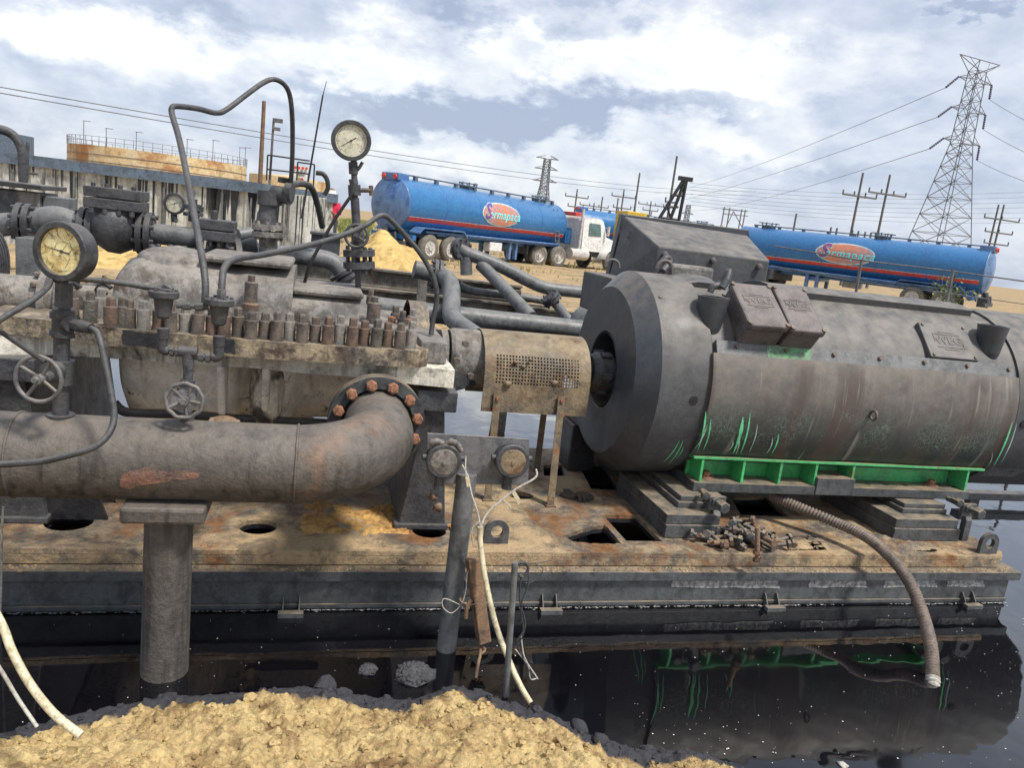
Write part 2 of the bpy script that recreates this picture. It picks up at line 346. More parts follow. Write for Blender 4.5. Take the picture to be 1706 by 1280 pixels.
def cover_mat():     # motor cover: dust above, cracked grime showing green paint in a band
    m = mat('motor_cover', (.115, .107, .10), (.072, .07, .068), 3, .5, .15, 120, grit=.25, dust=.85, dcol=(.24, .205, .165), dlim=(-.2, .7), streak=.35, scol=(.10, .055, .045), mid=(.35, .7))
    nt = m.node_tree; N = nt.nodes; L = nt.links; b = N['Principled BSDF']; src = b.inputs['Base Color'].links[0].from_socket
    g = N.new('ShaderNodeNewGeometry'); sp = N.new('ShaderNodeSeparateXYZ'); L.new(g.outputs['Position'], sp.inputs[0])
    def mr(v, a, c, lo=0, hi=1):
        x = N.new('ShaderNodeMapRange'); L.new(v, x.inputs[0]); x.inputs[1].default_value = a; x.inputs[2].default_value = c; x.inputs[3].default_value = lo; x.inputs[4].default_value = hi; return x.outputs[0]
    def mul(a, c):
        x = N.new('ShaderNodeMath'); x.operation = 'MULTIPLY'; L.new(a, x.inputs[0]); L.new(c, x.inputs[1]); return x.outputs[0]
    def mix(f, a, c):
        x = N.new('ShaderNodeMix'); x.data_type = 'RGBA'; L.new(f, x.inputs[0]); L.new(a, x.inputs[6])
        x.inputs[7].default_value = (*c, 1); return x.outputs[2]
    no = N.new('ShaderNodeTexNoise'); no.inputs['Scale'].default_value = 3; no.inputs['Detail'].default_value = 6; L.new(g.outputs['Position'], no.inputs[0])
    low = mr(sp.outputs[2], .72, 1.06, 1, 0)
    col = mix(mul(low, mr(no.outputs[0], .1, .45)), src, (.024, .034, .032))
    mp = N.new('ShaderNodeMapping'); L.new(g.outputs['Position'], mp.inputs[0]); mp.inputs['Scale'].default_value = (5.5, .6, .6)
    ns = N.new('ShaderNodeTexNoise'); ns.inputs['Scale'].default_value = 1; ns.inputs['Detail'].default_value = 5; L.new(mp.outputs[0], ns.inputs[0])
    col = mix(mul(mr(ns.outputs[0], .50, .62, 0, .75), mr(sp.outputs[2], 1.29, 1.2)), col, (.075, .05, .042))
    mp = N.new('ShaderNodeMapping'); L.new(g.outputs['Position'], mp.inputs[0]); mp.inputs['Scale'].default_value = (30, 2, 2); mp.inputs['Location'].default_value = (3, 0, 0)
    ns = N.new('ShaderNodeTexNoise'); ns.inputs['Scale'].default_value = 1; ns.inputs['Detail'].default_value = 3; L.new(mp.outputs[0], ns.inputs[0])
    col = mix(mul(mr(ns.outputs[0], .60, .70, 0, .7), mr(no.outputs[0], .45, .6)), col, (.26, .24, .22))
    wv = N.new('ShaderNodeTexNoise'); wv.inputs['Scale'].default_value = 18; L.new(g.outputs['Position'], wv.inputs[0])
    ad = N.new('ShaderNodeVectorMath'); ad.operation = 'MULTIPLY_ADD'; L.new(wv.outputs['Color'], ad.inputs[0]); ad.inputs[1].default_value = (.06, .06, .06); L.new(g.outputs['Position'], ad.inputs[2])
    vo = N.new('ShaderNodeTexVoronoi'); vo.feature = 'DISTANCE_TO_EDGE'; vo.inputs['Scale'].default_value = 38; L.new(ad.outputs[0], vo.inputs['Vector'])
    n2 = N.new('ShaderNodeTexNoise'); n2.inputs['Scale'].default_value = 5; n2.inputs['Detail'].default_value = 3; L.new(g.outputs['Position'], n2.inputs[0])
    band = mul(mr(sp.outputs[2], .72, .82), mr(sp.outputs[2], .93, 1.04, 1, 0))
    cr = mul(mul(mr(vo.outputs['Distance'], .02, .06, 1, 0), mr(n2.outputs[0], .42, .62)), band)
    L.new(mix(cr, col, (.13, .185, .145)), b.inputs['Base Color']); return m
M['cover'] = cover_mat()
# ================================================================ SETTING
def sstep(a, b, x):
    t = max(0, min(1, (x-a)/(b-a))); return t*t*(3-2*t)
def spaced(lo, hi, near, far, c=0):      # coordinates dense near c
    out = [c]; x = c; st = near
    while x < hi: x += st; st = min(far, st*1.09); out.append(x)
    x = c; st = near
    while x > lo: x -= st; st = min(far, st*1.09); out.insert(0, x)
    return out
def ground_z(x, y):
    edge = 10.2+.7*noise.noise(Vector((x*.35, 3, 0)))+.25*noise.noise(Vector((x*1.6, 9, 0)))
    pit = sstep(edge-.5, edge+.6, y)
    side = sstep(13, 15, abs(x-2)+.8*noise.noise(Vector((y*.4, 0, 5))))
    near = sstep(1.2, .2, y) if y < 1.5 else 0
    k = max(pit, side, near)
    z = -.45 + k*.65
    if k > .3:
        z += .10*noise.noise(Vector((x*.5, y*.5, 0)))+.05*noise.noise(Vector((x*1.9, y*1.9, 0)))*(1 if y < 40 else 0)
        if 10 < y < 20: z += .10*max(0, noise.noise(Vector((x*.9, y*.9, 7))))
    return z
xs = spaced(-900, 1100, .28, 60, 1.5); ys = spaced(-60, 1900, .2, 80, 11)
g = MB(); g.sheet([[Vector((x, y, ground_z(x, y))) for y in ys] for x in xs])
tag(g.build('ground', M['ground']), kind='structure')
p = MB(); p.add([(-17, -1, 0), (19, -1, 0), (19, 12, 0), (-17, 12, 0)], [(0, 1, 2, 3)])
tag(p.build('oil_pool', M['oil']), kind='structure')

# foreground sand bank
EDGE = [G(*q, .01) for q in ((-300, 1260), (0, 1222), (60, 1205), (130, 1190), (210, 1172), (290, 1158), (420, 1150), (510, 1142), (600, 1158), (680, 1165), (750, 1140), (830, 1165), (900, 1185), (960, 1218), (1050, 1242), (1150, 1252), (1240, 1282))]
EX = [e.x for e in EDGE]; EY = [e.y for e in EDGE]
def edge_y(x):
    if x <= EX[0]: return EY[0]
    if x >= EX[-1]: return EY[-1]-(x-EX[-1])*.75
    for i in range(len(EX)-1):
        if EX[i] <= x <= EX[i+1]:
            t = (x-EX[i])/(EX[i+1]-EX[i]); return EY[i]*(1-t)+EY[i+1]*t
def berm_z(x, y):
    d = edge_y(x)-y
    if d < -.3: return -.2
    d -= .03; z = -.06+.10*sstep(-.13, .05, d)+.10*sstep(.0, .5, d)+.06*sstep(.4, 1.3, d)
    a = sstep(-.08, .15, d)
    z += a*(.035*noise.noise(Vector((x*4, y*4, 1)))+.03*noise.noise(Vector((x*10, y*10, 2)))+.018*abs(noise.noise(Vector((x*20, y*20, 3))))+.016*noise.noise(Vector((x*45, y*45, 4)))+.008*noise.noise(Vector((x*95, y*95, 6))))
    cell = noise.voronoi(Vector((x*13, y*13, 0)))[0]; z += a*.022*max(0, .5-cell[0])*2
    return z
bx = [-6+i*.15 for i in range(30)]+[-1.5+i*.0065 for i in range(525)]+[1.92+i*.15 for i in range(28)]
by = [-3+i*.2 for i in range(22)]+[1.42+i*.0065 for i in range(242)]
b = MB(); b.sheet([[Vector((x, y, berm_z(x, y))) for y in by] for x in bx])
rnd = random.Random(3)
for i in range(3000):
    x = rnd.uniform(-1.4, 1.7); ey = edge_y(x); y = rnd.uniform(1.45, ey+.02)
    r = .0025+.010*rnd.random()**3
    if rnd.random() < .02: r = rnd.uniform(.012, .026)
    b.clod((x, y, berm_z(x, y)+r*.1), r, i*3.7, .75, r < .008)
for i in range(22):
    x = rnd.uniform(-1.4, 1.7); y = rnd.uniform(1.5, edge_y(x)-.1); r = rnd.uniform(.02, .045); b.clod((x, y, berm_z(x, y)-r*.35), r, i*9.1, .8, False)
for px, py, r in ((283, 1165, .04), (545, 1136, .045), (510, 1150, .03), (575, 1150, .03), (860, 1178, .04), (800, 1160, .05), (770, 1150, .04), (900, 1195, .04), (340, 1165, .03), (640, 1165, .03), (940, 1208, .03), (1080, 1245, .03), (1160, 1258, .03)):
    q = G(px, py, .02); b.clod((q.x, q.y, .0), r, px*1.3, .7, False)
for px, py, r in ((965, 1208, .035), (1000, 1230, .03), (730, 1185, .07), (700, 1195, .05), (480, 1185, .04), (140, 1235, .04), (590, 1185, .04), (200, 1220, .04)):
    q = G(px, py, .06); b.clod((q.x, q.y, .05), r, px*1.1, .7)
sb_ = b.build('sand_bank', M['sand']); tag(sb_, kind='structure')
at = sb_.data.attributes.new('soaked', 'FLOAT', 'POINT'); vals = []
for v in sb_.data.vertices:
    x, y, z = v.co; d = edge_y(x)-y-.135-.05*noise.noise(Vector((x*6, y*6, 0)))-.03*noise.noise(Vector((x*25, y*25, 0)))-.05*max(0, noise.noise(Vector((x*1.7, 4, 0))))+max(0, z-.06)*.5
    vals.append(1-sstep(-.008, .012, d))
at.data.foreach_set('value', vals)

# specks of foam on the oil
f = MB(); rnd = random.Random(11)
for i in range(900):
    x = rnd.uniform(-1.3, 4.0)
    if noise.noise(Vector((x*1.5, 0, 3))) < rnd.uniform(-.5, .2): continue
    y = 3.30-abs(rnd.gauss(0, .006)); w = rnd.uniform(.002, .012); h = rnd.uniform(.001, .003); f.add([(x-w, y, .003), (x, y-h, .003), (x+w, y, .003), (x, y+h, .003)], [(0, 1, 2, 3)])
def speck(x, y, r):
    n = rnd.choice((4, 5, 6)); a0 = rnd.random()*6
    f.add([(x+math.cos(a0+2*PI*k/n)*r*rnd.uniform(.6, 1.3), y+math.sin(a0+2*PI*k/n)*r*rnd.uniform(.6, 1.3), .003) for k in range(n)], [list(range(n))])
for i in range(700):
    px = rnd.uniform(0, 1706); py = rnd.uniform(1035, 1275)
    if px < 700 and rnd.random() < .25: continue
    q = G(px, py, 0)
    if q.y < edge_y(q.x)+.02 or q.y > 3.25: continue
    if noise.noise(Vector((q.x*1.7, q.y*2.5, 0))) < rnd.uniform(-.35, .35): continue
    speck(q.x, q.y, .0012+.0026*rnd.random()**3)
for i in range(120):
    x = rnd.uniform(2.9, 4.6); y = rnd.uniform(2.4, 3.9); speck(x, y, .0015+.003*rnd.random()**3)
tag(f.build('foam_specks', M['white']), 'tiny pale foam specks floating on the black oil', 'foam', kind='stuff')

# heaps of excavated sand behind the pump
def heap(name, c, rx, ry, h, label, seed):
    m = MB(); rows = []
    for i in range(49):
        row = []
        for j in range(49):
            u = i/24-1; v = j/24-1; d = math.hypot(u, v)
            z = h*max(0, 1-d**1.25)*(1+.25*noise.noise(Vector((u*2.5+seed, v*2.5, 0))))+.12*h*noise.noise(Vector((u*7, v*7, seed)))*(1-min(1, d))
            row.append(Vector((c[0]+u*rx, c[1]+v*ry, c[2]+z-(.1 if d > .97 else 0))))
        rows.append(row)
    m.sheet(rows); tag(m.build(name, M['mound'], org=c), label, 'sand heap')
hc = G(655, 452, .2)
heap('sand_heap', (hc.x-.15, hc.y+.6, .1), 1.75, 2.2, 1.15, 'yellow sand heap in front of the rear wheels of the left blue tanker', 1)
hc = G(195, 450, .2); heap('sand_heap', (hc.x, hc.y+2, .1), 2.6, 2.2, .55, 'low yellow sand heap below the valves, at the foot of the stained white tank', 5)

# ================================================================ SKID
YS = 3.31
sk = thing('skid_base', 'long steel machine skid with dusty deck standing in black oil', 'skid', (1.2, 4.2, 0))
def circ(cx, cy, r, n=28, ry=None): return [(cx+r*math.cos(2*PI*k/n), cy+(ry or r)*math.sin(2*PI*k/n)) for k in range(n)]
def gp(*pts): return [(G(*q, .27).x, G(*q, .27).y) for q in pts]
rh = random.Random(2)
def jag(pts, a=.006, n=5):
    out = []
    for i in range(len(pts)):
        p0 = pts[i]; p1 = pts[(i+1) % len(pts)]
        for k in range(n): out.append((p0[0]+(p1[0]-p0[0])*k/n+rh.uniform(-a, a), p0[1]+(p1[1]-p0[1])*k/n+rh.uniform(-a, a)))
    return out
h1, h2, h3 = G(115, 870, .27), G(430, 878, .27), G(715, 885, .27)
holes = [circ(h1.x, h1.y, .10), circ(h2.x, h2.y, .088), circ(h3.x, h3.y, .085),
         jag(gp((937, 893), (975, 880), (1008, 874), (1036, 906), (1000, 907), (955, 903)), .008),
         [(1.655, 3.50), (1.86, 3.50), (1.86, 3.86), (1.655, 3.86)],
         gp((906, 793), (942, 793), (936, 775), (905, 775))[::-1], jag(gp((962, 772), (1003, 772), (1035, 817), (985, 815)), .003, 3),
         jag(gp((1218, 828), (1275, 828), (1315, 862), (1235, 858)), .004, 3), jag(gp((1310, 893), (1358, 893), (1378, 917), (1312, 917)), .004, 3),
         circ(G(1540, 916, .27).x, G(1540, 916, .27).y, .085, 20, .035), circ(G(868, 826, .27).x, G(868, 826, .27).y, .075, 24, .06),
         jag(gp((112, 832), (190, 832), (195, 838), (115, 838)), .004, 3), circ(G(1020, 810, .27).x+.28, G(1020, 810, .27).y+.05, .03, 14)]
m = MB(); m.plate([(-3.2, 3.345), (3.95, 3.345), (4.02, 3.42), (4.02, 5.12), (-3.2, 5.12)], holes, .248, .27)
m.b2((-3.2, 3.346, .2), (3.94, 3.36, .2475)); m.build('deck_plate', M['deck'], sk, bev=.005)
m = MB(); m.plate([(-3.2, 3.362), (3.9, 3.362), (3.98, 3.43), (3.98, 5.12), (-3.2, 5.12)], [[(x*1.0, y*1.0) for x, y in h] for h in holes], .225, .2475); m.build('hole_darkening_plate', M['dark'], sk)  # sooty underside as an extra dark plate, added to blacken the deck holes
m = MB(); m.b2((-3.2, 3.285, .148), (4.05, 3.42, .197)); m.b2((-3.2, 5.05, .148), (4.05, 5.18, .197)); m.b2((-3.2, YS, -.3), (4.0, YS+.02, .148)); m.b2((-3.2, 5.14, -.3), (4.0, 5.16, .148))
m.b2((3.98, YS+.02, -.3), (4.0, 5.14, .148))
m.b2((-3.2, 3.298, .01), (4.0, YS, .03))
m.build('side_beam', M['skid'], sk, bev=.003)
m = MB(); rnd = random.Random(5)
for i in range(900):
    x = rnd.uniform(-1.4, 4.0); r = .003+.008*rnd.random()**2
    m.clod((x, rnd.uniform(3.29, 3.34), .197), r, i*2.1, .5)
for i in range(500):
    x = rnd.uniform(-1.2, 3.9); y = rnd.uniform(3.38, 3.75); r = .002+.006*rnd.random()**3
    if any((x-h.x)**2+(y-h.y)**2 < .0121 for h in (h1, h2, h3)): continue
    if 1.2 < x < 1.9 and y > 3.45: continue
    m.clod((x, y, .27), r, i*2.1, .5)
m.build('dirt_crumbs', M['deck'], sk)
for px, py in ((485, 1010), (915, 1020), (1285, 1022), (1612, 1022)):
    q = W(px, py, 3.27); m = MB()
    for s_ in (-1, 1): m.hexa([Vector((q.x+s_*.035-.003, 3.31, -.01)), Vector((q.x+s_*.035-.003, 3.31, .07)), Vector((q.x+s_*.035-.003, 3.24, -.01)), Vector((q.x+s_*.035-.003, 3.30, .07)),
                             Vector((q.x+s_*.035+.003, 3.31, -.01)), Vector((q.x+s_*.035+.003, 3.31, .07)), Vector((q.x+s_*.035+.003, 3.24, -.01)), Vector((q.x+s_*.035+.003, 3.30, .07))])
    m.b2((q.x-.055, 3.23, -.02), (q.x+.055, 3.265, .022)); m.build('clip_bracket', M['block'], sk, bev=.002)
m = MB()
for x0, x1 in ((1120, 1300), (1350, 1445), (1475, 1560), (1580, 1640)):
    a = W(x0, 975, 3.3); c = W(x1, 990, 3.3)
    pts = jag([(a.x, .098), (c.x, .098), (c.x-.03, .142), (a.x, .142)], .005, 7)
    m.plate(pts, [], 0, .0025, lambda u, v, w: Vector((u, YS-w, v))); m.cut()
M['bare'] = mat('scuffed_bare_metal', (.36, .35, .33), (.06, .06, .062), 38, .6, .3, 90, mid=(.42, .58)); m.each('bare_patch', M['bare'], sk)
def spill(name, m_, ext, th, seed, parent):
    m = MB(); rows = []
    (x0, y0), (x1, y1) = ext
    for i in range(150):
        row = []
        for j in range(70):
            u = i/149; v = j/69; x = x0+(x1-x0)*u; y = y0+(y1-y0)*v
            e = min(1, 6*u, 6*(1-u), 4*v, 4*(1-v)); n_ = .5+.75*noise.noise(Vector((x*3.2, y*4.5, seed)))+.35*noise.noise(Vector((x*11, y*13, seed)))+.2*noise.noise(Vector((x*35, y*35, seed)))
            k = n_*e-th; z = .27+max(-.004, min(.02, k*.045))+(.004*noise.noise(Vector((x*70, y*70, 2))) if k > .05 else 0)
            if any((x-h.x)**2+(y-h.y)**2 < .0115 for h in (h1, h2, h3)): z = .262
            row.append(Vector((x, y, z)))
        rows.append(row)
    vs = [p for r in rows for p in r]; fs = []
    for i in range(149):
        for j in range(69):
            q = (i*70+j, i*70+j+1, i*70+j+71, i*70+j+70)
            if max(vs[k].z for k in q) > .2705 and not any((sum(vs[k].x for k in q)/4-h.x)**2+(sum(vs[k].y for k in q)/4-h.y)**2 < .0125 for h in (h1, h2, h3)): fs.append(q)
    m.add(vs, fs, True); return m.build(name, m_, parent)
M['orangesand'] = mat('orange_spilled_sand', (.52, .33, .12), (.34, .17, .07), 7, .95, 1, 60, spec=.1, mid=(.4, .6))
spill('spilled_sand', M['orangesand'], ((-.12, 3.42), (.95, 4.05)), .42, 3, sk); spill('spilled_sand', M['deckdust'] if 'deckdust' in M else M['deck'], ((1.9, 3.38), (3.85, 3.72)), .45, 8, sk)
def lug(px, py, w, name='lifting_lug'):
    q = G(px, py, .27); r = w
    prof = [(-r, 0), (r, 0)]+[(r*math.cos(a), r*1.15+r*math.sin(a)) for a in [PI*k/14 for k in range(15)]]
    m = MB(); m.plate([(-r, 0), (r, 0)]+[(r*math.cos(PI*k/14), r*1.05+r*math.sin(PI*k/14)) for k in range(15)], [circ(0, r*1.05, r*.5, 20)], -.012, .012, lambda u, v, ww: Vector((q.x+u, q.y-ww, .268+v)))
    m.build(name, M['block'], sk, bev=.004)
lug(825, 905, .062); lug(1643, 922, .062)

# ================================================================ MOTOR
CY, CZ = 4.3, 1.03; X0 = 1.7
mo = thing('electric_motor', 'huge dusty grey cylindrical electric motor on green feet', 'motor', (3.1, CY, .45))
def pol(x, a, r): return Vector((x, CY-r*math.cos(a), CZ+r*math.sin(a)))      # a=0 faces the camera side, a=90deg up
m = MB(); m.lathe((0, CY, CZ), (1, 0, 0), [(X0+.02, .22), (X0, .235), (X0, .50), (X0+.105, .605)], 96); m.lathe((0, CY, CZ), (1, 0, 0), [(X0, .22), (X0+.35, .21)], 48)
m.build('end_ring', M['motorface'], mo)
m = MB(); m.lathe((0, CY, CZ), (1, 0, 0), [(X0+.105, .605), (X0+.40, .605), (X0+.405, .60)], 96); m.build('end_bell', M['motor'], mo)
m = MB(); m.disc((0, CY, CZ), (1, 0, 0), X0+.35, X0+.37, .23); m.build('bearing_recess', M['dark'], mo)
m = MB(); m.lathe((0, CY, CZ), (1, 0, 0), [(X0+.40, .59), (X0+.42, .585), (4.2, .585), (4.2, .6), (4.85, .6), (5.0, .47), (5.0, 0)], 96); m.build('stator_housing', M['motor'], mo)
# curved side cover, sheet with thickness
for sgn in (1, -1):
    m = MB(); A = [rad(-34.5+57*k/30) for k in range(31)]; r0 = .628
    xa, xb = X0+.395, 4.17
    def mp(x, a, r): v = pol(x, a, r); return v if sgn == 1 else Vector((v.x, 2*CY-v.y, v.z))
    wob = lambda x, a: .004*math.sin(x*7.3)+.003*math.sin(x*17+2)*math.cos(a*2)
    XX = [xa+(xb-xa)*i/60 for i in range(61)]
    m.sheet([[mp(x, a, r0+wob(x, a)) for a in A] for x in XX]); m.sheet([[mp(x, a, r0-.012) for a in A] for x in XX])
    m.sheet([[mp(x, A[-1], r0+wob(x, A[-1])), mp(x, A[-1], r0-.03)] for x in XX]); m.sheet([[mp(x, A[0], r0+wob(x, A[0])), mp(x, A[0], r0-.03)] for x in XX])
    for x in (xa, xb): m.sheet([[mp(x, a, r0+wob(x, a)), mp(x, a, r0-.035)] for a in A])
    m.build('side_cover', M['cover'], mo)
    m = MB(); c0 = rad(27); 
    n_ = Vector((0, -math.cos(c0), math.sin(c0))); t_ = Vector((0, math.sin(c0), math.cos(c0)))
    if sgn == -1: n_.y *= -1; t_.y *= -1
    cc = Vector((0, CY, CZ))+n_*.60
    def strip(x0, x1, w0, w1, d0, d1): m.hexa([cc+Vector((x, 0, 0))+t_*w+n_*d for x in (x0, x1) for w in (w0, w1) for d in (d0, d1)])
    strip(xa+.03, 4.15, -.05, .03, -.01, .014)
    m.build('clamp_strip', M['graypipe'], mo, bev=.002)
    m = MB()
    for k in range(7):
        x = xa+.15+k*.31; m.hexn(cc+Vector((x, 0, 0))+n_*.014, n_, .014, .013).cut()
    m.each('strip_bolt', M['nut'], mo)
    if sgn == 1:
        m = MB(); strip(xa+.34, xa+.62, -.048, .027, .0135, .0155); M['palegreen'] = mat('faded_green', (.10, .30, .13), (.10, .12, .10), 9, .5, .2, 60, mid=(.4, .6)); m.build('exposed_green_paint', M['palegreen'], mo)
# upper ridge and raised cap at the drive end
m = MB(); rows = []
for x in (X0+.36, X0+.44, X0+.56, X0+.60): rows.append([pol(x, rad(72+46*k/16), .62 if X0+.37 < x < X0+.59 else .60) for k in range(17)])
for i in range(3): m.sheet([rows[i], rows[i+1]])
m.sheet([[p, p-(p-Vector((p.x, CY, CZ))).normalized()*.05] for p in rows[3]]); m.sheet([[r[0], r[0]+(Vector((r[0].x, CY, CZ))-r[0]).normalized()*.05] for r in rows])
m.build('raised_saddle', M['motor'], mo)
m = MB()
for a0, a1, r_ in ((72, 110, .625),):
    A2 = [rad(a0+(a1-a0)*k/16) for k in range(17)]; m.sheet([[pol(x, a, r_) for a in A2] for x in (X0+.95, 3.3, 4.1)])
    m.sheet([[pol(x, A2[0], r_), pol(x, A2[0], .58)] for x in (X0+.95, 3.3, 4.1)])
    for x in (X0+.95, 4.1): m.sheet([[pol(x, a, r_), pol(x, a, .58)] for a in A2])
m.build('top_cover', M['motor'], mo)
# lifting cups (vertical stub tubes) and hooks
def cup(px, py, name):
    q = W(px, py, CY-.43); c = Vector((q.x, CY-.43, 0)); top = CZ+.53
    m = MB(); m.lathe(c, (0, 0, 1), [(CZ+.30, .0), (CZ+.30, .05), (CZ+.36, .066), (top, .088), (top, .07), (top-.04, .068), (top-.04, 0)], 32); m.build(name, M['motorface'], mo)
cup(1190, 490, 'lifting_cup'); cup(1655, 545, 'lifting_cup')
m = MB(); hk = smooth_path(path((1183, 487, 3.86), (1188, 478, 3.86), (1200, 474, 3.86), (1208, 462, 3.86), (1214, 452, 3.86), (1211, 466, 3.84), (1203, 480, 3.83)), 6)
m.tube(hk, [.018]*6+[.02]*(len(hk)-6), 10); m.build('lifting_hook', M['soot'], mo)
m = MB(); m.tube([W(1019, 451, 4.32)+Vector((-.0, 0, 0))+Vector((.045*math.cos(a), 0, .045*math.sin(a)+.02)) for a in [PI*k/12 for k in range(13)]], .008, 8)
m.cut(); m.tube([W(1107, 446, 4.3)+Vector((.05*math.cos(a), 0, .05*math.sin(a)-.01)) for a in [PI*k/12 for k in range(13)]], .012, 8); m.each('lifting_eye', M['cast'], mo)
# round openings in the end bells
m = MB()
def ang_of(z): return math.asin((z-CZ)/.605)
for px, py in ((1152, 666), (1701, 705)):
    q = W(px, py, 3.72); a = ang_of(q.z); n = Vector((0, -math.cos(a), math.sin(a))); m.disc(pol(q.x, a, .604), n, 0, .003, .026, 24).cut()
m.each('round_opening', M['black'], mo)
m = MB(); q = W(1168, 520, 3.85)
for px, py, Y in ((1168, 520, 3.86), (1090, 516, 4.0), (1210, 482, 4.0)): q = W(px, py, Y); a = math.atan2(q.z-CZ, CY-q.y); n = Vector((0, -math.cos(a), math.sin(a))); m.hexn(pol(q.x, a, .6), n, .012, .012).cut()
m.each('housing_bolt', M['nut'], mo)
q = W(1450, 690, 3.68); a = ang_of(q.z)
m = MB(); m.tube([pol(q.x+.0, a, .63)+Vector((0, -.02+.0, 0))+Vector((0, -.026*math.sin(t), .026*math.cos(t))) for t in [2*PI*k/20 for k in range(21)]], .007, 8, caps=False); m.build('eye_bolt', M['nut'], mo)
# vent slot below and dotted mesh panel at the far end
m = MB()
for i in range(26):
    for j in range(8): v = pol(4.24+i*.011, rad(-38-j*1.3), .602); m.box(v, (.006, .006, .006))
m.build('vent_mesh', M['boxgrey'], mo)
# feet: green skirt, ribs, grey foot plate
m = MB(); FY = 3.76; fx0, fx1 = 2.13, 4.04
m.b2((fx0-.02, 3.762, .654), (4.13, 3.95, .668))
m.b2((fx0+.02, 3.90, .52), (4.0, 3.92, .6535)); m.build('foot_skirt', M['green'], mo, bev=.002)
m = MB()
for px in (1163, 1232, 1294, 1353, 1415, 1606):
    q = W(px, 790, 3.8); m.hexa([Vector((x, y, z)) for x in (q.x-.008, q.x+.008) for (y, z) in ((3.765, .52), (3.768, .6535), (3.90, .52), (3.90, .6535))]).cut()
m.each('foot_rib', M['green'], mo, bev=.002)
m = MB(); m.b2((fx0, 3.75, .465), (fx1, 4.05, .52)); q = W(1393, 800, 3.75); m.b2((q.x-.13, 3.742, .47), (q.x+.13, 3.94, .575)); m.build('foot_plate', M['skid'], mo, bev=.004)
m = MB(); m.b2((fx0, 4.55, .465), (fx1, 4.85, .52)); m.b2((fx0, 4.6, .52), (fx1, 4.62, .67)); m.build('foot_plate', M['skid'], mo, bev=.004)
m = MB()
for px in (1175, 1520): q = G(px, 795, .52); m.disc((q.x, 3.85, .52), (0, 0, 1), 0, .008, .042, 20); m.hexn((q.x, 3.85, .528), (0, 0, 1), .03, .024).cut()
m.each('foot_bolt', M['rustnut'], mo)
m = MB()
for px in (1432, 1460, 1488, 1563): q = G(px, 800, .52); m.disc((q.x, 3.83, .52), (0, 0, 1), 0, .0015, .017, 16).cut()
m.each('bolt_hole', M['black'], mo)
# paint scratches: slivers lying on the cover and end bell
m = MB(); m2 = MB(); rnd = random.Random(4)
def sliver(mm, px, py, dx, dy, w, R):
    P = []
    n = 8
    for k in range(n+1):
        t = k/n; x_, y_ = px+dx*t+3*math.sin(t*PI), py+dy*t; d = ray(x_, y_)
        # hit the cylinder of radius R about the motor axis
        A_ = d.y**2+d.z**2; B_ = 2*(-CY*d.y+(EYE-CZ)*d.z); C_ = CY**2+(EYE-CZ)**2-R*R; D_ = B_*B_-4*A_*C_
        if D_ < 0: return
        s_ = (-B_-math.sqrt(D_))/(2*A_); P.append(EYEV+d*s_)
    vs = []
    for k, p_ in enumerate(P):
        ww = w*math.sin(PI*min(.97, max(.03, k/n)))**.7*rnd.uniform(.7, 1.2); vs += [p_+Vector((-ww, 0, 0)), p_+Vector((ww, 0, 0))]
    mm.add(vs, [(2*k, 2*k+1, 2*k+3, 2*k+2) for k in range(n)])
for px, py, dx, dy, w in ((1162, 752, 14, -66, .006), (1172, 750, 12, -50, .005), (1158, 748, 20, -40, .003), (1222, 755, 16, -60, .011), (1234, 756, 16, -68, .005), (1248, 754, 14, -48, .003), (1213, 752, 8, -18, .004),
                          (1277, 756, 10, -26, .004), (1285, 757, 12, -34, .005), (1655, 778, 32, -75, .006), (1668, 772, 26, -66, .004), (1645, 778, 8, -24, .003), (1226, 757, 5, -34, .004)):
    sliver(m2 if w < .0045 else m, px, py, dx, dy, w, .6335)
for px, py, dx, dy, w in ((1106, 770, 26, -36, .004), (1114, 774, 24, -40, .004), (1126, 764, 12, -20, .002)): sliver(m, px, py, dx, dy, w, .607)
for px, py, dx, dy, w in ((1600, 806, 55, -22, .002), (1625, 812, 50, -18, .003), (1655, 812, 48, -28, .002)): sliver(m2, px, py, dx, dy, w, .603)
m.build('green_scratches', M['scratchg'], mo); m2.build('pale_scratches', M['scratchw'], mo)
# shaft hub inside the end ring
m = MB(); m.lathe((0, CY, CZ-.02), (1, 0, 0), [(1.50, .0), (1.50, .052), (1.68, .052)], 24)
m.lathe((0, CY, CZ-.02), (1, 0, 0), [(1.62, .05), (1.62, .10), (1.66, .125), (1.74, .125), (1.74, .09), (2.05, .09)], 32)
for k in range(6): a = k*PI/3; m.box((1.69, CY+.125*math.cos(a), CZ-.02+.125*math.sin(a)), (.06, .035, .035), Matrix.Rotation(a, 3, 'X'))
m.build('drive_hub', M['soot'], mo, bev=.003)

